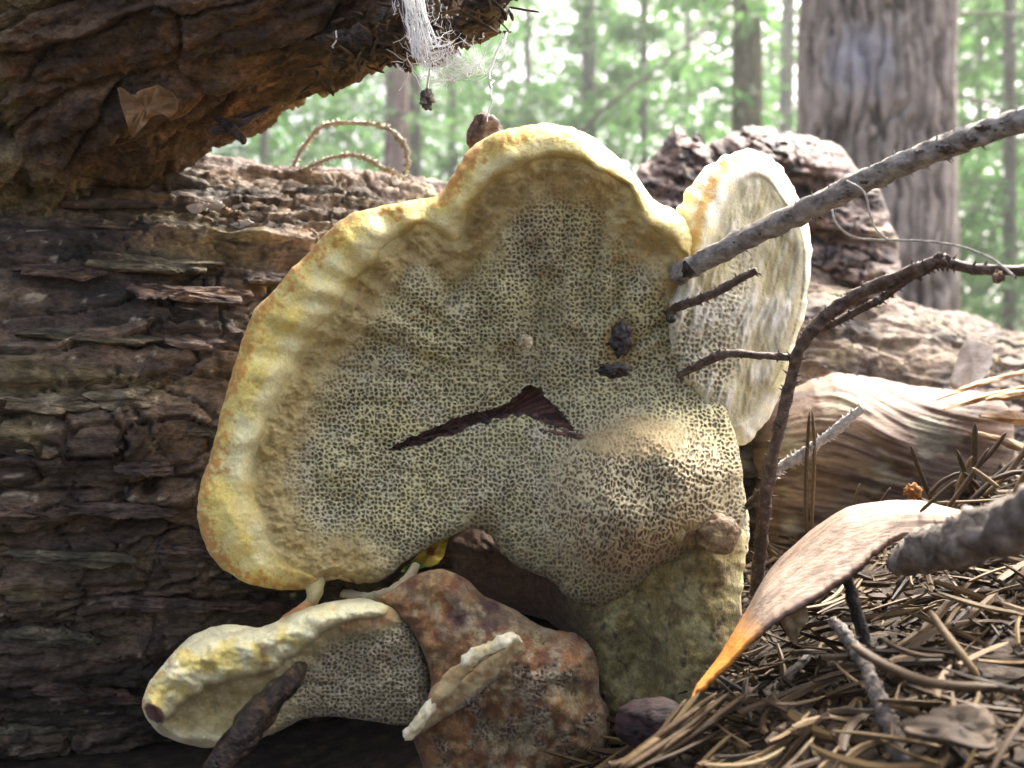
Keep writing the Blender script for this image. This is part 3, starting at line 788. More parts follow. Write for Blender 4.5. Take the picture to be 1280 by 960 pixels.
# ------------------------------------------------------------------ the overhanging log, upper left
def make_overhang():
    root = empty('broken_log', P(150, 230, 30), 'dark rotting log propped across the fallen log with cobwebs at its tip', 'log')
    KP = spline([(-420, 300, 33), (-200, 190, 31.5), (0, 92, 30), (160, 8, 28.5), (330, -62, 27.2), (490, -122, 26), (560, -135, 25.5), (615, -128, 25.2), (640, -118, 25)], 10)
    c = P(KP[:, 0], KP[:, 1], KP[:, 2])
    L = np.concatenate([[0], np.cumsum(np.linalg.norm(np.diff(c, axis=0), axis=1))])
    s = np.arange(0, L[-1], .07)
    c = np.stack([np.interp(s, L, c[:, k]) for k in range(3)], -1)
    for k in range(3): c[:, k] = np.convolve(np.pad(c[:, k], 20, mode='edge'), np.ones(41)/41, 'valid')
    px = 640+c[:, 0]/c[:, 1]*FPX
    R = np.interp(px, [-400, 0, 200, 400, 500, 580, 630, 650], [5.2, 4.6, 4.35, 3.95, 3.8, 3.3, 2.6, 1.6])
    t = np.gradient(c, axis=0); t /= np.linalg.norm(t, axis=1)[:, None]
    nF = np.array([0, -1., 0])-t*(t@np.array([0, -1., 0]))[:, None]; nF /= np.linalg.norm(nF, axis=1)[:, None]
    nU = np.cross(nF, t); nU *= np.sign(nU[:, 2:3])
    th = np.radians(axis([(-130, 90, .9), (90, 230, 6)]))[:-1]
    a = np.repeat(s[:, None], len(th), 1); b = th[None]*R[:, None]
    wa = a+.8*fbm(a*.3, b*.6, 0, 3, 301); wb = b+.5*fbm(a*.35, b*.8, 0, 3, 302)
    n1 = fbm(wa*.16, wb*.55, .3, 4, 303)*8
    fl = np.floor(n1); fr = n1-fl
    terr = (fl+sstep(0, .15, fr)*.85+fr*.15)/8
    f1, f2, cid = voronoi(wa*.8, wb*.9, 304)
    crust = sstep(-.1, .3, fbm(a*.18, b*.3, 3, 3, 305)*1.5+.012*(230-px)[:, None]*.3+.5*sstep(-.2, .7, th)[None]-.35)
    lump = fbm(a*1.6, b*1.6, 0, 4, 306)
    debris = sstep(380, 520, px)[:, None]
    k1, k2, kid = voronoi(wa*.22, wb*.75, 317); kc = 1-sstep(0, .09, k2-k1)
    h = .9*terr+.35*(kid-.5)-.4*kc+.25*fbm(wa*.8, wb*4, 0, 4, 307)+.12*fbm(a*3.5, b*3.5, 0, 3, 316)+crust*(.25*(cid-.3)-.25*(1-sstep(0, .12, f2-f1))+.22*lump)+.5*fbm(a*.25, b*.25, 0, 2, 308)+debris*.8*fbm(a*1.1, b*1.1, 5, 4, 309)
    rr = R[:, None]+h
    v = c[:, None]+nF[:, None]*(rr*np.cos(th))[..., None]+nU[:, None]*(rr*np.sin(th))[..., None]
    C = mixc((.05, .035, .025), (.13, .086, .056), sstep(-.4, .4, fbm(wa*.3, wb*1.2, 0, 4, 311)*1.4))
    C = mixc(C, (.13, .072, .038), sstep(.1, .5, fbm(a*.25, b*.7, 4, 3, 312)*1.4)*.6)
    C = mixc(C, (.17, .15, .09), crust*.85)
    C = mixc(C, (.025, .018, .014), sstep(.15, .5, fbm(a*.4, b*.8, 8, 3, 313)*1.4)*.8)
    n, m = len(s), len(th)
    i = np.arange(n-1)[:, None]*m; j = np.arange(m)[None]; k = (j+1) % m
    q = np.stack([i+j, i+k, i+m+k, i+m+j], -1).reshape(-1, 4)
    e = np.arange(m)
    v = np.concatenate([v.reshape(-1, 3), c[-1:]]); C = np.concatenate([C.reshape(-1, 3), [(.04, .03, .02)]])
    tri = np.stack([(n-1)*m+e, (n-1)*m+(e+1) % m, np.full(m, n*m)], -1)
    mk('bark', v, [q, tri], M['bark_dark'], root, C*np.array((1.02, .97, .84)))
    return root
overhang = make_overhang()

# thin ragged pieces (bark flakes, chips, leaf scraps)
def flake(name, pts, thick, mat, parent=None, cells=14, curl=.0, seed=0, c1=(.1, .07, .05), c2=(.2, .15, .1), nz=.08):
    """pts: px outline with depth (px, py, Y); a curved plate with real thickness"""
    a = np.array(pts, float)
    ol = spline(a, 4, True)
    ol[:, :2] += rng.normal(0, .8, (len(ol), 2))
    cen = ol.mean(0)
    rings = [1, .97, .8, .55, .28, .02]
    vt, vb = [], []
    for k, r in enumerate(rings):
        q = cen+(ol-cen)*r
        p = P(q[:, 0], q[:, 1], q[:, 2]+curl*(1-r*r)+nz*fbm(q[:, 0]/14, q[:, 1]/14, 0, 3, seed))
        vt.append(p)
    w = thick*(1 if np.ndim(thick) == 0 else 1)
    nrm = np.cross(vt[0][len(ol)//3]-vt[-1][0], vt[0][0]-vt[-1][0]); nrm /= np.linalg.norm(nrm)+1e-9
    if nrm[1] < 0: nrm = -nrm
    m = len(ol)
    for k in range(len(rings)): vb.append(vt[k]+nrm*w*(0.6 if k == 0 else 1))
    v = np.concatenate(vt+vb)
    qd = []
    j = np.arange(m); kx = (j+1) % m
    n = len(rings)
    for r in range(n-1):
        qd.append(np.stack([r*m+j, r*m+kx, (r+1)*m+kx, (r+1)*m+j], -1))
        qd.append(np.stack([(n+r)*m+kx, (n+r)*m+j, (n+r+1)*m+j, (n+r+1)*m+kx], -1))
    qd.append(np.stack([j, n*m+j, n*m+kx, kx], -1))
    C = mixc(c1, c2, sstep(-.4, .4, fbm(v[:, 0]*1.3, v[:, 1]*1.3, v[:, 2]*3, 4, seed+1)*1.4))
    o = mk(name, v, np.concatenate(qd), mat, parent, C)
    return o if parent is not None else recentre(o)

# flakes of loose bark on the fallen log: parts of the log
def log_front(px, py):
    """depth where a pixel ray meets the smooth log surface"""
    K = spline(LK, 8)
    lo, hi = 20., 90.
    ys = np.linspace(lo, hi, 600)
    p = P(px, py, ys)
    cy, cz, R = [np.interp(p[:, 0], K[:, 0], K[:, k]) for k in (1, 2, 3)]
    slope = np.interp(p[:, 0], K[:, 0], np.gradient(K[:, 1], K[:, 0]))
    d = np.hypot((p[:, 1]-cy)/np.sqrt(1+slope**2), p[:, 2]-cz)-R
    i = np.argmax(d < 0)
    return ys[i] if (d < 0).any() else None
fk = 0
for (x0, y0, w, h) in [(60, 505, 120, 36), (150, 500, 80, 40), (60, 560, 70, 30), (150, 640, 140, 26), (300, 610, 70, 22), (90, 700, 150, 26), (260, 690, 110, 18), (330, 760, 130, 16),
                       (60, 800, 110, 30), (200, 760, 120, 20), (230, 370, 150, 22), (110, 420, 180, 20), (260, 430, 90, 26), (70, 340, 110, 24), (200, 330, 140, 26), (330, 345, 60, 16), (110, 870, 120, 30),
                       (60, 920, 130, 22), (180, 590, 60, 18), (20, 640, 60, 26), (260, 540, 60, 18), (400, 920, 90, 16), (220, 290, 200, 18), (330, 300, 90, 14), (120, 250, 120, 14),
                       (1090, 415, 90, 26), (1180, 440, 80, 24), (1050, 370, 90, 16), (1230, 440, 60, 14)]:
    n = 12
    an = np.arange(n)/n*2*np.pi+rng.uniform(-.22, .22, n)
    pts = []
    for k in range(n):
        ca, sa = np.cos(an[k]), np.sin(an[k])
        q = 1/max(abs(ca), abs(sa))**.75
        x = x0+w*.62*ca*q*rng.uniform(.6, 1.1); y = y0+h*.36*sa*q*rng.uniform(.55, 1.15)+.05*(x-x0)
        Y = log_front(x, y)
        if Y is None: Y = log_front(x0, y0+20)
        if Y is None: break
        pts.append((x, y, Y-.3-.1*rng.random()-.1*sa))
    if len(pts) == n:
        pal = [((.05, .036, .028), (.13, .09, .065)), ((.06, .038, .026), (.14, .09, .06)), ((.06, .052, .032), (.13, .11, .065))][fk % 3]
        if fk < 3: pal = ((.09, .07, .04), (.24, .20, .12))
        flake('bark_flake', pts, .18, M['bark'], log, seed=400+fk, curl=-.1, c1=pal[0], c2=pal[1], nz=.22)
    fk += 1

# slab of broken bark standing up behind the side lobe
def slab_fn(px, py, s):
    h, cid, fl, crack, rough = bark_relief(px/26+py/60, py/26-px/90+8, 330)
    D = 43+2.2*sstep(900, 1120, px)+roundoff(s, 60, 4)+1.0*fbm(px/80, py/55, 0, 3, 331)-1.3*h+.3*fbm(px/9, py/7, 0, 3, 332)
    C = mixc((.075, .05, .042), (.20, .14, .115), sstep(-.35, .35, fbm(px/45, py/18, 0, 4, 334)*1.3))
    C = mixc(C, (.04, .033, .033), sstep(.05, .4, fbm(px/35, py/22, 5, 4, 335)*1.3))
    C = mixc(C, (.33, .27, .12), .6*sstep(.2, .45, fbm(px/30, py/40, 9, 3, 336))*sstep(1040, 1090, px))
    return D, C*(.75+.5*cid)[..., None]
shell('broken_bark', [(780, 330), (796, 220), (812, 202), (830, 176), (846, 156), (858, 172), (872, 166), (880, 180), (915, 168), (940, 158), (968, 166), (1005, 170), (1040, 178), (1066, 200),
                      (1080, 225), (1100, 240), (1112, 275), (1126, 330), (1110, 380), (1040, 420), (900, 420)], slab_fn, 2.2, M['bark'], log, back=((.97, 1.5), (.85, 4), (0, 7)), edge_noise=5, per=6, seed=9)

# smooth barkless wood with torn end
def wood_fn(px, py, s):
    g = (py-560)-.16*(px-1000)+34*np.exp(-((px-1045)/75)**2)*sstep(640, 480, py)
    D = 32.6+1.6*sstep(980, 930, px)-1.2*np.exp(-(((px-1090)/110)**2+((py-560)/60)**2))+roundoff(s, 70, 2.6)
    D = D+.5*fbm(px/120, g/60, 0, 3, 341)+.10*fbm(px/130, g/6, 0, 4, 342)+.06*fbm(px/60, g/3, 0, 3, 343)
    C = mixc((.085, .052, .035), (.195, .135, .092), sstep(-.35, .4, fbm(px/110, g/14, 0, 4, 344)*1.4+.15*sstep(560, 490, py)))
    C = mixc(C, (.27, .25, .17), .6*sstep(0, .3, fbm(px/60, g/30, 4, 3, 345)+.2*np.exp(-(((px-1130)/80)**2+((py-600)/25)**2))-.1))
    C = mixc(C, (.05, .035, .03), .75*sstep(.2, .4, fbm(px/70, g/10, 8, 4, 346)))
    return D, C
wood = empty('stripped_log_stub', P(1090, 690, 33), 'smooth barkless brown wood stub with splintered end above the needle litter', 'wood stub')
shell('wood', [(918, 640), (925, 575), (950, 520), (990, 487), (1040, 468), (1085, 470), (1130, 480), (1180, 486), (1236, 492), (1262, 512), (1268, 550), (1262, 600), (1230, 650), (1120, 700), (1000, 760), (930, 760)],
      wood_fn, 1.9, M['wood'], wood, back=((.98, .8), (.85, 2.2), (0, 4)), edge_noise=2, seed=10)
for k, (a, b, w) in enumerate([((1170, 500, 32), (1290, 462, 33), 9), ((1180, 512, 31.7), (1300, 482, 32.6), 12), ((1232, 500, 31.6), (1300, 492, 32), 15), ((1225, 520, 31.6), (1310, 530, 32.3), 20), ((1215, 540, 31.9), (1310, 575, 32.5), 16), ((1190, 490, 32.4), (1262, 470, 33), 6)]):
    p = spline(P(*np.array([a, tuple((np.array(a)+np.array(b))/2+np.array([0, -3, 0])), b]).T), 6)
    v, f = tube(p, np.array([.25, 1, 1.1, .9])*w/FPX*32*.55, 7, .5, 350+k, True, .6, 3)
    C = mixc((.24, .12, .04), (.50, .36, .20), sstep(-.3, .3, fbm(v[:, 0]*1.2, v[:, 1]*2, v[:, 2]*6, 3, 360+k)*1.5))
    mk('splinter', v, f, M['wood'], wood, C, smooth=False)
o = flake('wood_chip', [(1190, 478, 40), (1200, 440, 40.3), (1212, 424, 40.4), (1238, 432, 40.4), (1240, 450, 40.2), (1232, 470, 39.8), (1215, 485, 39.6)], .5, M['wood'], None, seed=370, c1=(.36, .29, .22), c2=(.58, .52, .44))
tag(o, 'pale torn wood chip standing on the log behind the splintered stub', 'wood chip')

# ------------------------------------------------------------------ sticks and twigs
def pegs(bld, path, r, count, size, seed):
    """the little pegs that spruce needles leave on a twig"""
    rg = np.random.default_rng(seed)
    t = np.gradient(path, axis=0); t /= np.linalg.norm(t, axis=1)[:, None]
    for k in range(count):
        u = rg.random()*(len(path)-1); i = int(u); fr = u-i
        p = path[i]*(1-fr)+path[min(i+1, len(path)-1)]*fr
        rd = np.interp(u, np.linspace(0, len(path)-1, len(r)), r)
        d = rg.normal(size=3); d -= t[i]*np.dot(d, t[i]); d /= np.linalg.norm(d)
        d2 = d*.85+t[i]*.5
        L = size*rg.uniform(.6, 1.3)
        b0 = p+d*rd*.7
        L *= 2.0; b0 = p+d*rd*.9; e = np.cross(d2, t[i]); e /= np.linalg.norm(e)+1e-9; w = size*.75
        v = np.array([b0+e*w, b0-e*w, b0+t[i]*w*1.4, b0+d2*(L+rd*.3)])
        bld.add(v, np.array([[0, 1, 3], [1, 2, 3], [2, 0, 3]]))

def stick(name, pts, rad, mat, label, cat, sides=12, jag=.18, seed=0, npeg=0, peg=.06, parent=None, per=10, freq=2.0):
    path = pathof(*pts, per=per)
    b = Build()
    v, f = tube(path, rad, sides, jag, seed, True, 1.0, freq)
    b.add(v, f)
    r = np.interp(np.linspace(0, 1, len(path)), np.linspace(0, 1, len(rad)), rad)
    if npeg: pegs(b, path, r, npeg, peg, seed)
    o = b.build(name, mat, parent)
    if parent is None:
        recentre(o); tag(o, label, cat)
    return o

gs = empty('grey_stick', P(1060, 262, 21), 'straight grey debarked stick piercing the notch between the two fungus lobes', 'stick')
shaft = stick('shaft', [(846, 344, 24.3), (875, 328, 23.7), (940, 295, 22.9), (1000, 266, 22), (1060, 236, 21.3), (1120, 208, 20.6), (1180, 184, 20), (1230, 166, 19.4), (1300, 142, 18.8)], (.27, .28, .27, .27, .26, .25, .27, .24, .24), M['stick'], None, None, 22, .26, 500, 70, .05, gs, 14, 1.5)
for k, (x, y, Y, rx, ry) in enumerate([(1082, 228, 20.85, .12, .03), (1186, 186, 19.75, .22, .1), (1212, 176, 19.4, .16, .1), (1232, 160, 19.2, .2, .06), (1100, 216, 20.7, .1, .04), (985, 270, 22.0, .08, .04), (1150, 190, 20.1, .12, .04)]):
    nodule(x, y, Y, rx, .12, ry, 510+k, (.05, .04, .035), (.16, .13, .11), shaft, M['bark'], 'bark_scrap', .5, 12)
for k in range(26):
    u = rng.random(); x = 880+u*390; y = np.interp(x, [875, 940, 1060, 1180, 1280], [328, 295, 236, 184, 148]); Y = np.interp(x, [875, 1060, 1280], [23.7, 21.3, 18.9])
    y += rng.uniform(-8, 8)
    nodule(x, y, Y-.24, .035, .03, .022, 530+k, (.05, .045, .04), (.10, .09, .08), shaft, M['bark'], 'lenticel', .3, 6)
stick('charred_tip', [(848, 350, 24.25), (856, 342, 23.9), (866, 334, 23.75)], (.1, .13, .27), M['dark_resin'], None, None, 12, .4, 560, 0, 0, gs)

ft = empty('forked_twig', P(948, 735, 25.5), 'dark spiny forked twig rising beside the fungus stalk', 'twig')
stem = stick('stem', [(944, 745, 25), (950, 690, 24.6), (955, 640, 24.2), (962, 590, 23.8), (975, 530, 23.4), (990, 470, 23), (1003, 430, 22.6), (1030, 398, 22.3), (1060, 376, 22), (1100, 355, 21.5), (1140, 338, 21), (1175, 328, 20.6), (1215, 335, 20.2), (1250, 338, 19.8), (1300, 338, 19.4)],
      (.17, .16, .16, .16, .14, .13, .15, .15, .15, .14, .13, .12, .10, .11, .11), M['twig'], None, None, 12, .35, 600, 190, .06, ft)
stick('side_branch', [(1000, 448, 23), (975, 446, 22.9), (945, 444, 22.9), (915, 442, 23), (895, 446, 23.2), (870, 458, 23.6), (848, 470, 24.2)], (.08, .09, .09, .10, .13, .10, .08), M['twig'], None, None, 10, .35, 601, 36, .045, ft)
stick('side_branch', [(1012, 420, 22.7), (1060, 395, 22.2), (1100, 374, 21.7), (1130, 352, 21.2), (1168, 333, 20.7)], (.08, .09, .09, .09, .07), M['twig'], None, None, 10, .35, 602, 50, .05, ft)
stick('side_branch', [(957, 612, 24), (975, 585, 24), (1000, 570, 23.8), (1025, 552, 23.6), (1050, 533, 23.4), (1078, 510, 23.2)], (.09, .11, .14, .12, .12, .09), M['twig_grey'], None, None, 10, .5, 603, 110, .05, ft, 10, 1)
stick('side_branch', [(955, 610, 24.3), (942, 625, 24.6), (932, 634, 25)], (.09, .11, .08), M['twig'], None, None, 8, .4, 604, 14, .05, ft)
nodule(1177, 325, 20.5, .17, .17, .16, 605, (.05, .03, .022), (.16, .11, .08), stem, M['bark'], 'bud', .35, 16)
nodule(1248, 346, 19.7, .12, .12, .13, 606, (.08, .04, .025), (.30, .2, .12), stem, M['bark'], 'bud', .35, 14)
nodule(1098, 376, 21.6, .1, .1, .09, 607, (.03, .02, .018), (.12, .09, .07), stem, M['bark'], 'bud', .35, 12)
stick('broken_twig', [(834, 392, 24.4), (850, 382, 23.8), (875, 374, 23.4), (905, 360, 23.1), (925, 348, 22.9), (946, 338, 22.7)], (.09, .12, .11, .11, .10, .09), M['twig'], 'short dark broken twig stub stuck in the pores below the grey stick', 'twig', 10, .4, 610, 40, .05)
stick('wet_twig', [(262, 985, 18.6), (285, 950, 18.9), (310, 908, 19.3), (340, 872, 19.8), (362, 852, 20.2), (378, 832, 20.9)], (.36, .33, .30, .26, .24, .12), M['wet_twig'], 'dark wet twig leaning on the lip of the lower fungus', 'twig', 18, .4, 620, 0, 0, None, 14, 3)
stick('lichen_stick', [(1120, 705, 20.2), (1150, 690, 19), (1195, 680, 17.6), (1240, 664, 16.4), (1300, 642, 15.2), (1350, 622, 14.5)], (.2, .4, .42, .42, .46, .46), M['rough_stick'], 'thick rough lichen-grey stick lying over the curled bark plate', 'stick', 16, .45, 630, 30, .06, None, 12, 1.2)
stick('arched_twig', [(356, 238, 35), (364, 214, 35), (382, 180, 34.6), (406, 157, 34.4), (450, 154, 34.2), (485, 161, 34), (503, 178, 34), (510, 198, 34), (506, 222, 34.2)], (.05, .06, .07, .07, .07, .06, .06, .05, .05), M['twig_grey'], 'higher arched pale knobbly twig on the log top', 'twig', 10, .6, 640, 260, .075, None, 10, .8)
stick('arched_twig', [(350, 262, 34), (362, 232, 34), (392, 206, 33.8), (430, 194, 33.6), (455, 197, 33.5), (480, 210, 33.5), (506, 222, 33.8)], (.045, .055, .06, .06, .06, .055, .045), M['twig_grey'], 'lower arched pale knobbly twig on the log top', 'twig', 10, .6, 641, 220, .07, None, 10, .8)
stick('dark_twig', [(1052, 700, 20.5), (1062, 735, 20.4), (1075, 780, 20.2), (1083, 815, 20), (1090, 850, 20)], (.1, .12, .14, .12, .12), M['wet_twig'], 'thin dark purple twig propping up the curled bark plate', 'twig', 10, .25, 645, 8, .04)
stick('grey_twig', [(1040, 775, 19.2), (1058, 795, 18.9), (1075, 820, 18.5), (1090, 850, 18), (1105, 890, 17.5), (1120, 930, 17), (1140, 985, 16.5)], (.1, .13, .13, .13, .16, .19, .2), M['rough_stick'], 'grey scaly twig running through the needle litter', 'twig', 12, .5, 646, 50, .05, None, 10, 1)

# curled bark plate with an orange tip
def bark_plate():
    U = spline(np.array([(872, 858, 19.6), (905, 815, 21), (930, 775, 22.4), (955, 728, 23.2), (990, 690, 23.6), (1040, 656, 23.6), (1090, 638, 23.4), (1140, 631, 22.8), (1190, 639, 22), (1230, 655, 21)], float), 12)
    Lo = spline(np.array([(864, 872, 19.2), (895, 845, 19.4), (935, 803, 19.5), (968, 775, 19.5), (1004, 753, 19.6), (1040, 731, 19.8), (1075, 706, 20), (1104, 683, 20.3), (1130, 668, 20.4), (1230, 660, 20.5)], float), 12)
    U0, L0 = U.copy(), Lo.copy()
    Lo[:, :2] += np.stack([noise(np.arange(len(Lo))*.35, 0., 0, 700), noise(np.arange(len(Lo))*.35, 3., 0, 701)], -1)*5
    U[:, :2] += np.stack([noise(np.arange(len(U))*.3, 0., 0, 702), noise(np.arange(len(U))*.3, 3., 0, 703)], -1)*5
    pu, pl = P(*U.T), P(*Lo.T)
    n = len(pu); m = 50
    w = np.linspace(0, 1, m)
    arch = np.sin(w*np.pi)[None]*np.interp(np.linspace(0, 1, n), [0, .3, .6, 1], [.05, .5, .7, .2])[:, None]
    qu, ql = P(*U0.T), P(*L0.T)
    v = qu[:, None]*(1-w)[None, :, None]+ql[:, None]*w[None, :, None]+(pu-qu)[:, None]*((1-w)**14)[None, :, None]+(pl-ql)[:, None]*(w**14)[None, :, None]
    v[..., 2] += arch
    g = np.linspace(0, 14, n)[:, None]; b = w[None]*3
    wbk = b*6+.22*g+1.1*fbm(g*.35+0*b, b*1.3, 0, 3, 710); v[..., 2] += .03*fbm(g*.11+.3*b, wbk, .37, 3, 704)+.14*fbm(g*.3+0*b, b*.7, 0, 3, 705)
    bot = v.copy(); bot[..., 2] -= .13; bot[..., 1] += .03
    C = mixc((.21, .148, .10), (.345, .265, .20), sstep(-.4, .4, fbm(g*.11+.3*b, wbk*1.6, .63, 4, 706)*1.5))
    C = mixc(C, (.10, .05, .035), sstep(.05, 0, np.abs(w-1))[None]*np.ones((n, 1))*.6)
    tip = sstep(4.4, 2.6, g+1.5*(1-w)[None]+.5*fbm(g*2, b*2, 0, 2, 707))
    C = mixc(C, (.60, .25, .045), tip*np.ones((1, m)))
    Cb = mixc((.06, .03, .02), (.14, .06, .03), sstep(-.3, .3, fbm(g*1.1+0*b, b*5, 3, 3, 708)))
    Cb = mixc(Cb, (.5, .2, .04), tip*np.ones((1, m))*.8)
    i = np.arange(n*m).reshape(n, m)
    top = np.stack([i[:-1, :-1], i[:-1, 1:], i[1:, 1:], i[1:, :-1]], -1).reshape(-1, 4)
    o2 = n*m
    bt = top[:, ::-1]+o2
    ring = np.concatenate([i[0, :], i[1:, -1], i[-1, -2::-1], i[-2:0:-1, 0]])
    nx = np.roll(ring, -1)
    side = np.stack([ring, ring+o2, nx+o2, nx], -1)
    o = mk('bark_plate', np.concatenate([v.reshape(-1, 3), bot.reshape(-1, 3)]), np.concatenate([top, bt, side]), M['wood'], None, np.concatenate([C.reshape(-1, 3), Cb.reshape(-1, 3)]))
    recentre(o); tag(o, 'curled pale brown bark plate with bright orange torn tip', 'bark')
bark_plate()

# ------------------------------------------------------------------ small things
def thing(o, label, cat, group=None): return tag(o, label, cat, group)
# dark lumps stuck to the pores
thing(nodule(776, 424, 23.6, .25, .2, .42, 800, (.02, .02, .016), (.06, .055, .045), None, M['dark_resin'], 'resin_lump', .3, 30, 2.2), 'upright black glistening oval lump stuck in the pores', 'resin lump')
thing(nodule(768, 463, 23.3, .38, .2, .17, 801, (.03, .02, .02), (.12, .09, .085), None, M['dark_resin'], 'resin_lump', .4, 30, 2.2), 'flat dark brown lump just below the black oval lump', 'resin lump')
thing(nodule(839, 398, 23.6, .13, .12, .13, 802, (.01, .01, .01), (.02, .02, .02), None, M['dark_resin'], 'resin_drop', .06, 20), 'round shiny black drop beside the broken twig stub', 'drop')
thing(nodule(815, 905, 19.8, .75, .7, .52, 803, (.016, .008, .008), (.04, .018, .016), None, M['bark'], 'cone_scale', .22, 40, .9), 'dark purple-brown rounded lump at the foot of the stalk', 'bark lump')
o = flake('yellow_leaf', [(500, 716, 25.8), (515, 700, 26), (532, 686, 26.2), (548, 676, 26.4), (560, 668, 26.6), (556, 690, 26.3), (548, 704, 26), (525, 712, 25.8)], .03, M['wood'], None, seed=810, c1=(.55, .40, .03), c2=(.62, .48, .05))
me = o.data; cc = me.color_attributes['Col']
for i, vv in enumerate(me.vertices):
    x = 640+(vv.co.x+o.location.x)/(vv.co.y+o.location.y)*FPX; y = 480+(.1-vv.co.z-o.location.z)/(vv.co.y+o.location.y)*FPX
    t = float(sstep(700, 708, np.array(y+(530-x)*.3))); d = math.hypot(x-540, y-690)
    c = np.array((.58, .43, .04))*(1-t)+np.array((.12, .22, .02))*t
    k = float(sstep(10, 4, np.array(d))); c = c*(1-k)+np.array((.22, .05, .01))*k
    cc.data[i].color = (*c, 1)
tag(o, 'yellow and green leaf scrap wedged between the two fungi', 'leaf')
o = flake('dry_leaf', [(146, 110, 24.2), (165, 118, 24), (178, 112, 23.7), (200, 108, 23.5), (222, 126, 23.5), (214, 146, 23.6), (195, 142, 23.8), (180, 155, 24), (166, 172, 24.3), (158, 150, 24.2)], .04, M['wood'], None, seed=811, c1=(.16, .085, .03), c2=(.33, .20, .09), nz=.3)
tag(o, 'crumpled brown dry leaf hanging on the dark upper log', 'leaf')
o = flake('dry_leaf', [(975, 770, 20.4), (990, 765, 20.3), (1006, 758, 20.2), (1010, 775, 20.2), (1000, 790, 20.2), (994, 805, 20.3), (982, 790, 20.4)], .04, M['wood'], None, seed=812, c1=(.28, .20, .09), c2=(.42, .33, .18), nz=.3)
tag(o, 'small curled tan leaf under the bark plate', 'leaf')
o = flake('bark_chip', [(1130, 912, 15.6), (1160, 890, 16), (1200, 880, 16.2), (1236, 886, 16), (1246, 915, 15.6), (1238, 935, 15.3), (1190, 925, 15.3)], .12, M['wood'], None, seed=813, c1=(.05, .035, .022), c2=(.12, .085, .052), nz=.2)
tag(o, 'flat grey-brown bark chip half buried in needles', 'bark chip')
thing(nodule(1141, 614, 24, .2, .15, .2, 814, (.30, .10, .02), (.50, .24, .06), None, M['bark'], 'resin_bead', .5, 18, 2), 'small translucent orange resin bead on the bark plate', 'resin bead')
stick('hanging_splinter', [(272, 148, 26), (288, 160, 25.6), (305, 176, 25.3)], (.1, .16, .1), M['wet_twig'], 'short dark splinter dangling below the upper log', 'splinter', 8, .4, 815)
o = flake('bark_curl', [(258, 160, 26.6), (290, 146, 26.2), (320, 136, 26), (340, 132, 26), (320, 146, 26), (300, 160, 26.3), (270, 168, 26.6)], .1, M['bark'], None, seed=816, c1=(.03, .022, .018), c2=(.08, .06, .045))
tag(o, 'black strip of bark peeling from under the upper log', 'bark')
thing(nodule(607, 170, 27, .5, .4, .62, 817, (.10, .07, .06), (.20, .15, .125), None, M['bark'], 'seed_cup', .25, 24, 1.2), 'brown seed cup hanging on a thread above the cap', 'seed cup')
nz_ = nodule(534, 124, 24, .16, .14, .24, 818, (.12, .10, .08), (.34, .30, .25), None, M['bark'], 'debris_crumb', .5, 18, 2)
thing(nz_, 'grey crumb of debris dangling at the end of the cobweb', 'crumb')

# cobweb
wb = Build(); rg = np.random.default_rng(5)
def strand(a, b, r, sag=.15, n=6):
    a, b = np.asarray(a, float), np.asarray(b, float)
    t = np.linspace(0, 1, n)[:, None]
    p = a*(1-t)+b*t; p[:, 2] -= (np.sin(t*np.pi)*sag)[:, 0]
    p[1:-1] += rg.normal(0, .025, (n-2, 3))
    v, f = tube(p, r, 4, 0, 0, False); wb.add(v, f)
def wp(x, y, Y=None, j=.2):
    if Y is None: Y = 22.1 if x < 548 else 22.8
    return P(x, y, Y)+np.array([0, rg.normal(0, j), 0])
nodes_ = [(505, -6), (520, 0), (530, 30), (515, 40), (540, 50), (525, 70), (548, 74), (560, 62), (575, 80), (590, 70), (600, 86), (612, 88), (580, 94), (556, 92), (535, 88), (522, 60), (634, 44), (630, 56), (508, 20)]
N3 = [wp(*q) for q in nodes_]
for i in range(len(N3)):
    for j in range(i):
        d = math.dist(nodes_[i], nodes_[j])
        if d < 44:
            for k in range(4 if d < 30 else 2): strand(N3[i]+rg.normal(0, .12, 3), N3[j]+rg.normal(0, .12, 3), .007*rg.uniform(.6, 1.5))
for k in range(110):
    x, y = rg.uniform(503, 606), 0; y = rg.uniform(40, 96) if x > 545 else rg.uniform(-5, 92)
    strand(wp(x, y), wp(x+rg.normal(0, 14), y+rg.normal(0, 12)), .005*rg.uniform(.6, 1.4), .05, 5)
for k in range(26):
    x = rg.uniform(500, 528); strand(wp(x, -8), wp(x+rg.uniform(5, 22), rg.uniform(40, 80)), .016*rg.uniform(.4, 1.4), 0, 5)
strand(wp(612, 88, 23.4, 0), wp(634, 40, 23.6, 0), .03, 0); strand(wp(612, 88, 23.3, 0), wp(614, 110, 23, 0), .035, 0); strand(wp(614, 110, 23, 0), wp(609, 152, 23, 0), .015, 0)
strand(wp(538, 78, 23.6, 0), wp(534, 120, 24, 0), .03, 0); strand(wp(505, 50, 23.8, 0), wp(520, 96, 23.9, 0), .012, .1); strand(wp(520, 96, 23.9, 0), wp(531, 118, 24, 0), .012, .0)
strand(wp(552, 5, 23.6, 0), wp(551, 42, 23.7, 0), .01, 0); strand(wp(420, 38, 23.6, 0), wp(417, 60, 23.6, 0), .02, 0)
o = wb.build('cobweb', M['web']); recentre(o); tag(o, 'torn white cobweb hanging from the tip of the upper log', 'cobweb')
tb = Build()
v, f = tube(pathof((1040, 262, 20.6), (1046, 280, 20.5), (1066, 296, 20.4), (1100, 300, 20.2), (1150, 301, 19.8), (1200, 308, 19.4), (1240, 324, 19), (1268, 346, 18.8), per=6), .028, 6, .2, 1); tb.add(v, f)
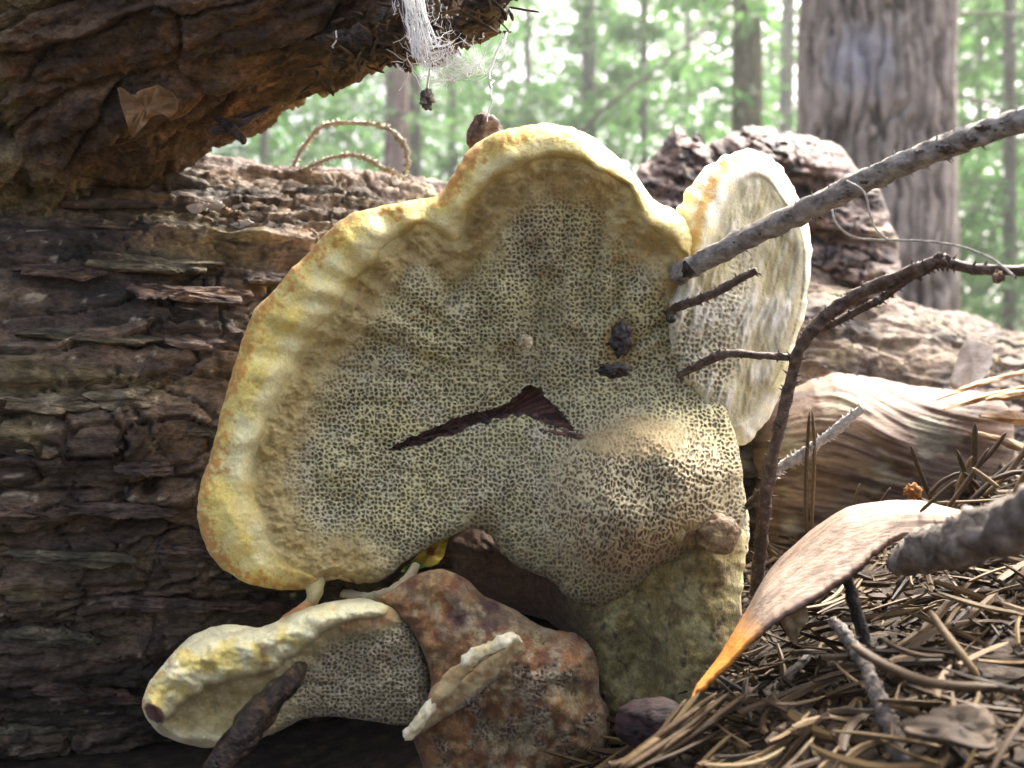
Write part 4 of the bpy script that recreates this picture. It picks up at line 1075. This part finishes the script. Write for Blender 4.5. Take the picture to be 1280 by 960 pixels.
v, f = tube(pathof((1058, 226, 20.6), (1080, 240, 20.4), (1088, 270, 20.3), (1096, 288, 20.2), (1110, 300, 20.1), per=6), .022, 6, .2, 2); tb.add(v, f)
o = tb.build('grass_thread', M['twig_grey']); recentre(o); tag(o, 'thin pale dry grass thread looped over the grey stick', 'grass')

# ------------------------------------------------------------------ needles
def needle_mesh(L, w, bend, seed, segs=7):
    rg = np.random.default_rng(seed)
    t = np.linspace(0, 1, segs)
    p = np.stack([(t-.5)*L, bend*(t-.5)**2*4*L*.35, .03*L*np.sin(t*np.pi)], -1)
    r = w*np.array([.62, .95, 1, 1, .97, .85, .28])/2
    v, f = tube(p, r, 5, .15, seed, True, .5)
    return v, f
protos = []
for k in range(10):
    v, f = needle_mesh(1.0, .075, [-.28, -.14, -.05, .05, .14, .3][k % 6], 900+k)
    me_o = mk('spruce_needle', v, f, M['needle'], None, None, False)
    protos.append(me_o.data)
    col.objects.unlink(me_o); bpy.data.objects.remove(me_o)
NLAB, NGRP = 'dry brown spruce needle lying in the litter', 'spruce needles in the litter'
def place_needle(me, c, yaw, pitch, roll, L, label=NLAB, group=NGRP):
    o = bpy.data.objects.new('spruce_needle', me)
    o.location = (np.asarray(c)*SC).tolist()
    o.rotation_euler = (roll, pitch, yaw); o.scale = (L, L, L)
    col.objects.link(o)
    return tag(o, label, 'needle', group)
rg = np.random.default_rng(21)
cand = []
for k in range(4300):
    X, Y = rg.uniform(1.2, 24), rg.uniform(13, 37)
    z = float(ground_z(np.array(X), np.array(Y)))
    lay = rg.random()
    yaw = rg.choice([rg.uniform(0, np.pi), .6+rg.normal(0, .35)])
    cand.append((X, Y, z+.03+.7*lay**2, yaw, rg.normal(-.08, .22), rg.uniform(0, 6.28), rg.uniform(.9, 2.6), rg.integers(len(protos)), lay))
def in_view(c):
    x, y = 640+c[0]/c[1]*FPX, 480+(CAMZ-c[2])/c[1]*FPX
    if x < 790 or x > 1290 or y > 975 or y < 500: return False
    if x < 960 and y < 860: return False
    if y < 740-.35*(x-950) and x < 1130: return False
    return True
vis = sorted([c for c in cand if in_view(c)], key=lambda c: -(c[6]/c[1])*(.25+c[8]**2))
for c in vis[:215]:
    place_needle(protos[c[7]], c[:3], c[3], c[4], c[5], c[6])
chosen = set(id(c) for c in vis[:215])
lb = Build()
nv = [needle_mesh(1.0, .085, b, 950+i, 7) for i, b in enumerate((-.25, -.08, .1, .3))]
for c in cand:
    if id(c) in chosen: continue
    v, f = nv[c[7] % 4]
    R = np.array(Matrix.Rotation(c[3], 3, 'Z') @ Matrix.Rotation(c[4], 3, 'Y') @ Matrix.Rotation(c[5], 3, 'X'))
    lb.add(v@R.T*c[6]*.85+np.array([c[0], c[1], c[2]-.12]), f)
o = lb.build('needle_litter', M['litter'], None, False); recentre(o); tag(o, 'deep mat of rotting brown needles on the slope', 'litter', None, 'stuff')

cb = Build()
rg2 = np.random.default_rng(77)
ico = np.array([(0, 0, 1), (.9, 0, .3), (.28, .85, .3), (-.72, .53, .3), (-.72, -.53, .3), (.28, -.85, .3), (.72, .53, -.4), (-.28, .85, -.4), (-.9, 0, -.4), (-.28, -.85, -.4), (.72, -.53, -.4), (0, 0, -1)])
icf = np.array([(0, 1, 2), (0, 2, 3), (0, 3, 4), (0, 4, 5), (0, 5, 1), (1, 6, 2), (2, 7, 3), (3, 8, 4), (4, 9, 5), (5, 10, 1), (6, 7, 2), (7, 8, 3), (8, 9, 4), (9, 10, 5), (10, 6, 1), (11, 7, 6), (11, 8, 7), (11, 9, 8), (11, 10, 9), (11, 6, 10)])
for k in range(2600):
    X, Y = rg2.uniform(1, 23), rg2.uniform(13, 36); z = float(ground_z(np.array(X), np.array(Y)))
    sc = rg2.uniform(.03, .13)*(1 if rg2.random() < .95 else 2)
    cb.add(ico*(1+rg2.normal(0, .22, (12, 1)))*sc*rg2.uniform(.5, 1.3, 3)+np.array([X, Y, z+.1+.3*rg2.random()]), icf)
o = cb.build('soil_crumbs', M['litter'], None, False); recentre(o); tag(o, 'dark crumbs of humus and bark between the needles', 'humus', None, 'stuff')

def one_needle(pts, w, label, mat='needle', seed=0, flat=.6, group=None, name='spruce_needle', cat='needle', into=None):
    p = pathof(*pts, per=5)
    n = len(p); t = np.linspace(0, 1, n)
    r = w*np.interp(t, [0, .12, .5, .85, 1], [.5, .9, 1, .85, .15])/2
    v, f = tube(p, r, 8, .12, seed, True, flat)
    if into is not None:
        into.add(v, f); return
    o = mk(name, v, f, M[mat]); recentre(o)
    return tag(o, label, cat, group)
one_needle([(1066, 806, 17.5), (1100, 828, 17), (1150, 850, 16.6), (1200, 858, 16.3), (1248, 858, 16)], .27, 'long curved tan needle lying across the grey scaly twig', 'needle', 1)
one_needle([(1162, 764, 18.2), (1180, 790, 17.8), (1205, 822, 17.4), (1226, 850, 17.2)], .2, 'straight tan needle lying crosswise above the bark chip', 'needle', 2)
one_needle([(1008, 668, 24), (1007, 620, 23.8), (1009, 560, 23.6), (1012, 514, 23.5)], .16, 'upright pale needle standing behind the bark plate', 'needle', 3, .6, 'upright paired needles')
one_needle([(1014, 668, 24), (1016, 620, 23.8), (1018, 560, 23.6), (1015, 512, 23.5)], .16, 'upright pale needle standing behind the bark plate', 'needle', 4, .6, 'upright paired needles')
one_needle([(1168, 636, 25), (1158, 610, 24.8), (1146, 580, 24.7), (1139, 558, 24.6)], .15, 'thin leaning needle beside the orange resin bead', 'needle', 5)
one_needle([(1066, 640, 25), (1070, 620, 25), (1075, 604, 25)], .12, 'stubby needle poking up behind the bark plate', 'needle', 6, .6, 'stubby needles behind the bark plate')
one_needle([(1099, 630, 25), (1106, 620, 25), (1113, 609, 25)], .12, 'stubby needle poking up behind the bark plate', 'needle', 7, .6, 'stubby needles behind the bark plate')
for k, (a, b, w) in enumerate([((1217, 600), (1219, 528), .24), ((1215, 590), (1258, 540), .2), ((1190, 650), (1215, 570), .18), ((1228, 645), (1196, 562), .22), ((1250, 640), (1205, 590), .2), ((1160, 620), (1200, 590), .18),
                              ((1200, 640), (1290, 560), .24), ((1230, 620), (1290, 548), .2), ((1170, 628), (1290, 620), .1), ((1240, 600), (1290, 590), .2), ((1180, 640), (1236, 560), .18), ((1260, 640), (1296, 570), .26), ((1215, 585), (1250, 610), .16), ((1150, 640), (1196, 600), .15)]):
    Y = 24-k*.25
    one_needle([(a[0], a[1], Y), ((a[0]+b[0])/2+4*math.sin(k*2.1), (a[1]+b[1])/2+4*math.cos(k*1.7), Y-.1), (b[0], b[1], Y-.3)], w, 'greenish-brown needle in the upright tangle beside the orange bead', 'needle', 30+k, .6, 'upright needle tangle')
# bundle of split straw and needles along the lower edge
for k in range(16):
    u = k/15
    a = (770+rg.uniform(-8, 30), 962+rg.uniform(-4, 22)); b = (905+rg.uniform(-50, 35), 868+rg.uniform(-10, 42))
    one_needle([(a[0], a[1], 17.8+rg.uniform(-.3, .4)), ((a[0]+b[0])/2, (a[1]+b[1])/2+rg.uniform(-4, 6), 18.5+rg.uniform(-.3, .3)), (b[0], b[1], 19.2+rg.uniform(-.3, .4))], rg.uniform(.1, .2), 'orange-brown straw in the bundle leaning towards the stalk', 'needle', 60+k, .7, 'straw bundle at the foot of the stalk', 'dry_straw', 'straw')
# debris clinging to the tip of the upper log
tipn = Build()
for k in range(130):
    x = rg.uniform(390, 640); yl = np.interp(x, [380, 480, 560, 600, 650], [104, 78, 48, 36, 4])
    q = 1-.42*rg.random()**1.6; Rp = np.interp(x, [400, 500, 580, 640], [3.95, 3.8, 3.3, 2.4]); Yc = np.interp(x, [330, 490, 640], [27.2, 26, 25])
    y = yl-(1-q)*Rp*46*1.08+3
    Y = Yc-Rp*math.sqrt(max(0, 1-min(q, 1)**2))-.25
    an = rg.uniform(0, np.pi); L = rg.uniform(12, 42)
    one_needle([(x, y, Y), (x+L*.5*math.cos(an), y+L*.4*math.sin(an)*.6+1, Y-.15), (x+L*math.cos(an), y+L*math.sin(an)*.6, Y-.05)], rg.uniform(.06, .14), 'brown needle stuck to the tip of the upper log', 'needle', 100+k, .6, 'needles stuck to the upper log', into=(tipn if k > 42 else None))
tag(tipn.build('needle_debris', M['litter'], overhang), None, None, None, 'stuff')
for k in range(26):
    x = rg.uniform(400, 645); yl = np.interp(x, [380, 480, 560, 600, 650], [104, 78, 48, 36, 4]); y = yl-rg.uniform(-4, 50); Yc = np.interp(x, [330, 490, 640], [27.2, 26, 25]); Rp = np.interp(x, [400, 500, 580, 640], [3.95, 3.8, 3.3, 2.4])
    qq = 1-(yl-y)/(Rp*50)
    nodule(x, y, Yc-Rp*math.sqrt(max(0, 1-min(abs(qq), 1)**2))+.1, rg.uniform(.2, .5), .3, rg.uniform(.15, .4), 1700+k, (.035, .024, .018), (.11, .08, .06), overhang, M['bark_dark'], 'debris_clod', .6, 14, 1.8)
# chips on top of the fallen log
for k in range(30):
    x = rg.uniform(235, 405); y = np.interp(x, [235, 320, 405], [262, 286, 302])+rg.uniform(-22, 8)
    Y = log_front(x, y)
    if Y is None: continue
    an = rg.uniform(0, 6.28); L = rg.uniform(5, 16)
    pts = [(x+L*math.cos(an+q*1.2566+rg.uniform(-.3, .3))*rg.uniform(.5, 1.2), y+.45*L*math.sin(an+q*1.2566)*rg.uniform(.5, 1.2), Y-.8) for q in range(5)]
    pal = [((.16, .1, .06), (.3, .2, .12)), ((.35, .32, .28), (.55, .52, .47)), ((.06, .045, .035), (.14, .1, .08))][k % 3]
    o = flake('wood_crumb', pts, .08, M['wood'], None, seed=1000+k, c1=pal[0], c2=pal[1], nz=.1)
    tag(o, 'tiny chip of wood and bark lying on the log ledge', 'crumb', 'crumbs on the log ledge')

# ------------------------------------------------------------------ the wood behind
def trunk_mesh(px, Y, wpx_top, wpx_bot, lean, hgt, seed, na, nh, furrow, c1, c2, patch=False):
    """furrowed tapered trunk standing on the ground"""
    x0 = (px-CX)/FPX*Y
    r0, r1 = wpx_bot/2/FPX*Y, wpx_top/2/FPX*Y
    zb = float(ground_z(np.array(x0), np.array(Y)))-2
    z = np.linspace(zb, zb+hgt, nh); th = np.linspace(0, 2*np.pi, na, endpoint=False)
    zt = CAMZ+480/FPX*Y
    R = np.interp(z, [zb, zb+.12*(zt-zb), zt, zb+hgt], [r0*1.35, r0, r1, r1*.75])
    T, Z = np.meshgrid(th, z); Rr = np.repeat(R[:, None], na, 1)
    s = 2*np.pi*r0/FPX*0+1
    ux, uy = np.cos(T)*r0, np.sin(T)*r0
    f = .45/ (r0*.12+.6)
    w = fbm(ux*f*.8, uy*f*.8, Z*f*.12, 3, seed)
    rid = np.abs(noise(ux*f*1.6+w, uy*f*1.6+w, Z*f*.16, seed+3))+.5*np.abs(noise(ux*f*3.2, uy*f*3.2, Z*f*.4, seed+4))
    h = furrow*r0*(sstep(0, .35, rid)-.6)+.02*r0*fbm(ux*f*5, uy*f*5, Z*f*3, 3, seed+6)
    if patch:
        g1, g2, gid = voronoi((T*r0+2.2*fbm(T*r0*.3, Z*.1, 0, 3, seed+11))/2.1, (Z+9*fbm(T*r0*.3, Z*.1, 4, 3, seed+12))/26., seed+10)
        rid = sstep(.0, .35, g2-g1)*.34+.12*gid+.1+.15*fbm(T*r0*.8, Z*.2, 9, 3, seed+16)
        h = 1.5*(sstep(.0, .4, g2-g1)-1)+.5*(gid-.5)+.3*fbm(T*r0*.9, Z*.35, 0, 4, seed+13)
    v = np.stack([x0+lean*(Z-zb)/(zt-zb)+(Rr+h)*np.cos(T), Y+(Rr+h)*np.sin(T), Z], -1)
    C = mixc(c1, c2, sstep(.05, .5, rid+.3*fbm(ux*f, uy*f, Z*f*.5, 3, seed+8)))
    if patch:
        xx = 640+v[..., 0]/v[..., 1]*FPX; yy = 480+(CAMZ-v[..., 2])/v[..., 1]*FPX
        t = np.exp(-(((xx-1075)/45)**2+((yy-75)/45)**2))
        C = mixc(C, (.34, .35, .38), sstep(.2, .7, t+.4*fbm(ux*f*2, uy*f*2, Z*f, 3, 9))*.7)
    i = np.arange(nh-1)[:, None]*na; j = np.arange(na)[None]; k = (j+1) % na
    q = np.stack([i+j, i+k, i+na+k, i+na+j], -1).reshape(-1, 4)
    return v.reshape(-1, 3), q, C.reshape(-1, 3), (x0, Y, zb), R, z

def crown_mesh(base, hgt, spread, nbr, nleaf, zlo, lsz, seed):
    """drooping conifer boughs: branch tubes, and leaf-sized sprays hung through the whole crown"""
    rg = np.random.default_rng(seed)
    x0, y0, zb = base
    br = Build(); V = []; F = []
    cnt = 0
    for k in range(nbr):
        z = zb+zlo+(hgt-zlo)*((k+rg.random())/nbr)
        az = rg.uniform(0, 2*np.pi); L = spread*(1-.55*(z-zb)/hgt)*rg.uniform(.6, 1.1)
        d = np.array([math.cos(az), math.sin(az), 0.])
        t = np.linspace(0, 1, 7)[:, None]
        p = np.array([x0, y0, z])+d*L*t+np.array([0, 0, 1.])*(.12*L*t-.38*L*t*t)+rg.normal(0, L*.012, (7, 3))
        v, f = tube(p, np.linspace(.9, .2, 7)*L/110, 5, .1, seed, False); br.add(v, f)
        n = int(nleaf*L/spread)
        u = rg.random(n)**.75*.95+.05
        c = np.stack([np.interp(u, t[:, 0], p[:, a]) for a in range(3)], -1)
        sd = np.cross(d, [0, 0, 1.])
        w = rg.normal(0, 1, n)*L*.16*(1.1-u*.7)
        c += sd*w[:, None]+np.array([0, 0, 1.])*(-np.abs(rg.normal(0, .09*L, n)))[:, None]
        dirs = d*rg.uniform(.2, 1, n)[:, None]+sd*(np.sign(w)*rg.uniform(.1, 1, n))[:, None]+np.array([0, 0, 1.])*rg.uniform(-1.1, .1, n)[:, None]
        dirs /= np.linalg.norm(dirs, axis=1)[:, None]
        side = np.cross(dirs, rg.normal(size=(n, 3))); side /= np.linalg.norm(side, axis=1)[:, None]
        ll = rg.uniform(5, 11, n)[:, None]*lsz; ww = rg.uniform(.7, 1.5, n)[:, None]*lsz
        quad = np.stack([c, c+dirs*ll*.45+side*ww, c+dirs*ll, c+dirs*ll*.5-side*ww], 1)
        V.append(quad.reshape(-1, 3)); F.append(np.arange(n*4).reshape(-1, 4)+cnt); cnt += n*4
    return br, np.concatenate(V), np.concatenate(F)

def tree(name, label, px, Y, wt, wb_, lean, seed, furrow=.14, c1=(.06, .045, .04), c2=(.22, .19, .17), na=60, nh=120, crown=None, group=None, patch=False, hgt=None):
    hgt = hgt or 1.15*(Y*.42+30)
    v, q, C, base, R, z = trunk_mesh(px, Y, wt, wb_, lean, hgt, seed, na, nh, furrow, c1, c2, patch)
    root = empty(name, base, label, 'tree', group)
    mk('trunk', v, q, M['trunk'], root, C)
    if crown:
        br, V, F = crown_mesh(base, hgt*1.05, *crown, seed+50)
        cr = mk('crown', V, F, M['foliage'], root, smooth=False)
        br.build('boughs', M['dead_branch'], cr)
    return root
big = tree('old_tree', 'broad grey furrowed trunk of the old tree behind the fungus', 1094, 190, 186, 192, 0, 1100, .13, (.06, .045, .036), (.37, .32, .265), 300, 420, None, None, True, 130)
GR = 'trees of the wood behind the log'
tree('spruce_tree', 'slim olive-barked tree beside the old furrowed trunk', 934, 500, 36, 44, 0, 1200, .05, (.075, .075, .045), (.16, .15, .085), 40, 60, (95, 26, 60, 150, 1.2), GR)
tree('spruce_tree', 'thin straight grey tree standing alone in the bright gap', 736, 820, 17, 21, 0, 1210, .08, (.10, .095, .085), (.22, .21, .19), 24, 50, (150, 40, 110, 120, 1.2), GR)
tree('spruce_tree', 'pinkish-barked tree rising behind the arched twigs', 487, 600, 28, 34, 6, 1220, .07, (.17, .115, .10), (.32, .24, .21), 30, 50, (110, 26, 70, 170, 1.2), GR)
tree('spruce_tree', 'dark grey tree just beside the pinkish-barked one', 516, 690, 20, 24, 0, 1230, .1, (.07, .065, .055), (.16, .15, .13), 24, 50, (120, 26, 70, 170, 1.2), GR)
tree('spruce_tree', 'pencil-thin young tree between the dark grey tree and the cap', 566, 900, 8, 10, 0, 1240, .05, (.08, .075, .06), (.17, .16, .14), 16, 40, (110, 40, 90, 40, 1.2), GR)
tree('spruce_tree', 'thin pale tree half hidden beside the olive-barked one', 974, 1000, 16, 20, 10, 1250, .06, (.12, .11, .09), (.24, .22, .19), 20, 40, (150, 36, 110, 120, 1.2), GR)
k = 0
for (px, Y, sp) in [(330, 760, 150), (420, 1150, 230), (660, 980, 170), (805, 760, 130), (860, 1150, 220), (1262, 560, 120), (1225, 900, 190), (1340, 820, 180), (1010, 1350, 250), (250, 1300, 260),
                    (560, 1500, 280), (760, 1600, 290), (1160, 1500, 280), (440, 1800, 320), (640, 2000, 340), (880, 2000, 340), (1300, 1700, 320)]:
    tree('spruce_tree', 'thin-stemmed green spruce with drooping boughs deep in the wood', px, Y, 9000/Y*.8, 9000/Y, 0, 1300+k*7, .06, (.12, .11, .09), (.24, .22, .19), 14, 30, (sp, 58, 150, 0, 1.0+Y/1100), GR)
    k += 1
# bare dead branches that cross the gaps
for k, (pts, r, lab) in enumerate([([(700, 190, 420), (760, 132, 420), (830, 80, 430), (905, 12, 440), (960, -40, 450)], 1.0, 'long thin dead bough slanting up to the olive-barked tree'),
                                   ([(745, 112, 560), (820, 100, 540), (900, 84, 520), (930, 76, 500)], .8, 'level thin dead bough reaching the olive-barked tree'),
                                   ([(1170, 14, 205), (1220, 17, 215), (1300, 19, 230)], .5, 'straight dead bough beside the old trunk top'),
                                   ([(1165, 110, 200), (1200, 120, 205), (1240, 132, 215), (1300, 158, 230)], .5, 'drooping dead bough halfway up the old trunk')]):
    p = pathof(*pts, per=6)
    v, f = tube(p, np.linspace(r, r*.5, len(p)), 6, .2, 1500+k)
    o = mk('dead_bough', v, f, M['dead_branch']); recentre(o); tag(o, lab, 'branch')

# ------------------------------------------------------------------ added haze volume, brightens and pales the background like glare
hm = bpy.data.materials.new('glare_haze'); hm.use_nodes = True
hn = hm.node_tree.nodes; hn.remove(hn['Principled BSDF'])
pv = hn.new('ShaderNodeVolumePrincipled')
pv.inputs['Color'].default_value = (.95, .97, .95, 1); pv.inputs['Density'].default_value = .006; pv.inputs['Anisotropy'].default_value = .3
hm.node_tree.links.new(pv.outputs[0], hn['Material Output'].inputs['Volume'])
x0, x1, y0, y1, z0, z1 = -4300, 4300, -700, 4700, -250, 1250
hv = np.array([(x, y, z) for x in (x0, x1) for y in (y0, y1) for z in (z0, z1)])
o = mk('haze', hv, np.array([(0, 1, 3, 2), (4, 6, 7, 5), (0, 4, 5, 1), (2, 3, 7, 6), (0, 2, 6, 4), (1, 5, 7, 3)]), hm, None, None, False)
tag(o, 'thin haze volume added to brighten and pale the wood behind', 'haze', None, 'stuff')
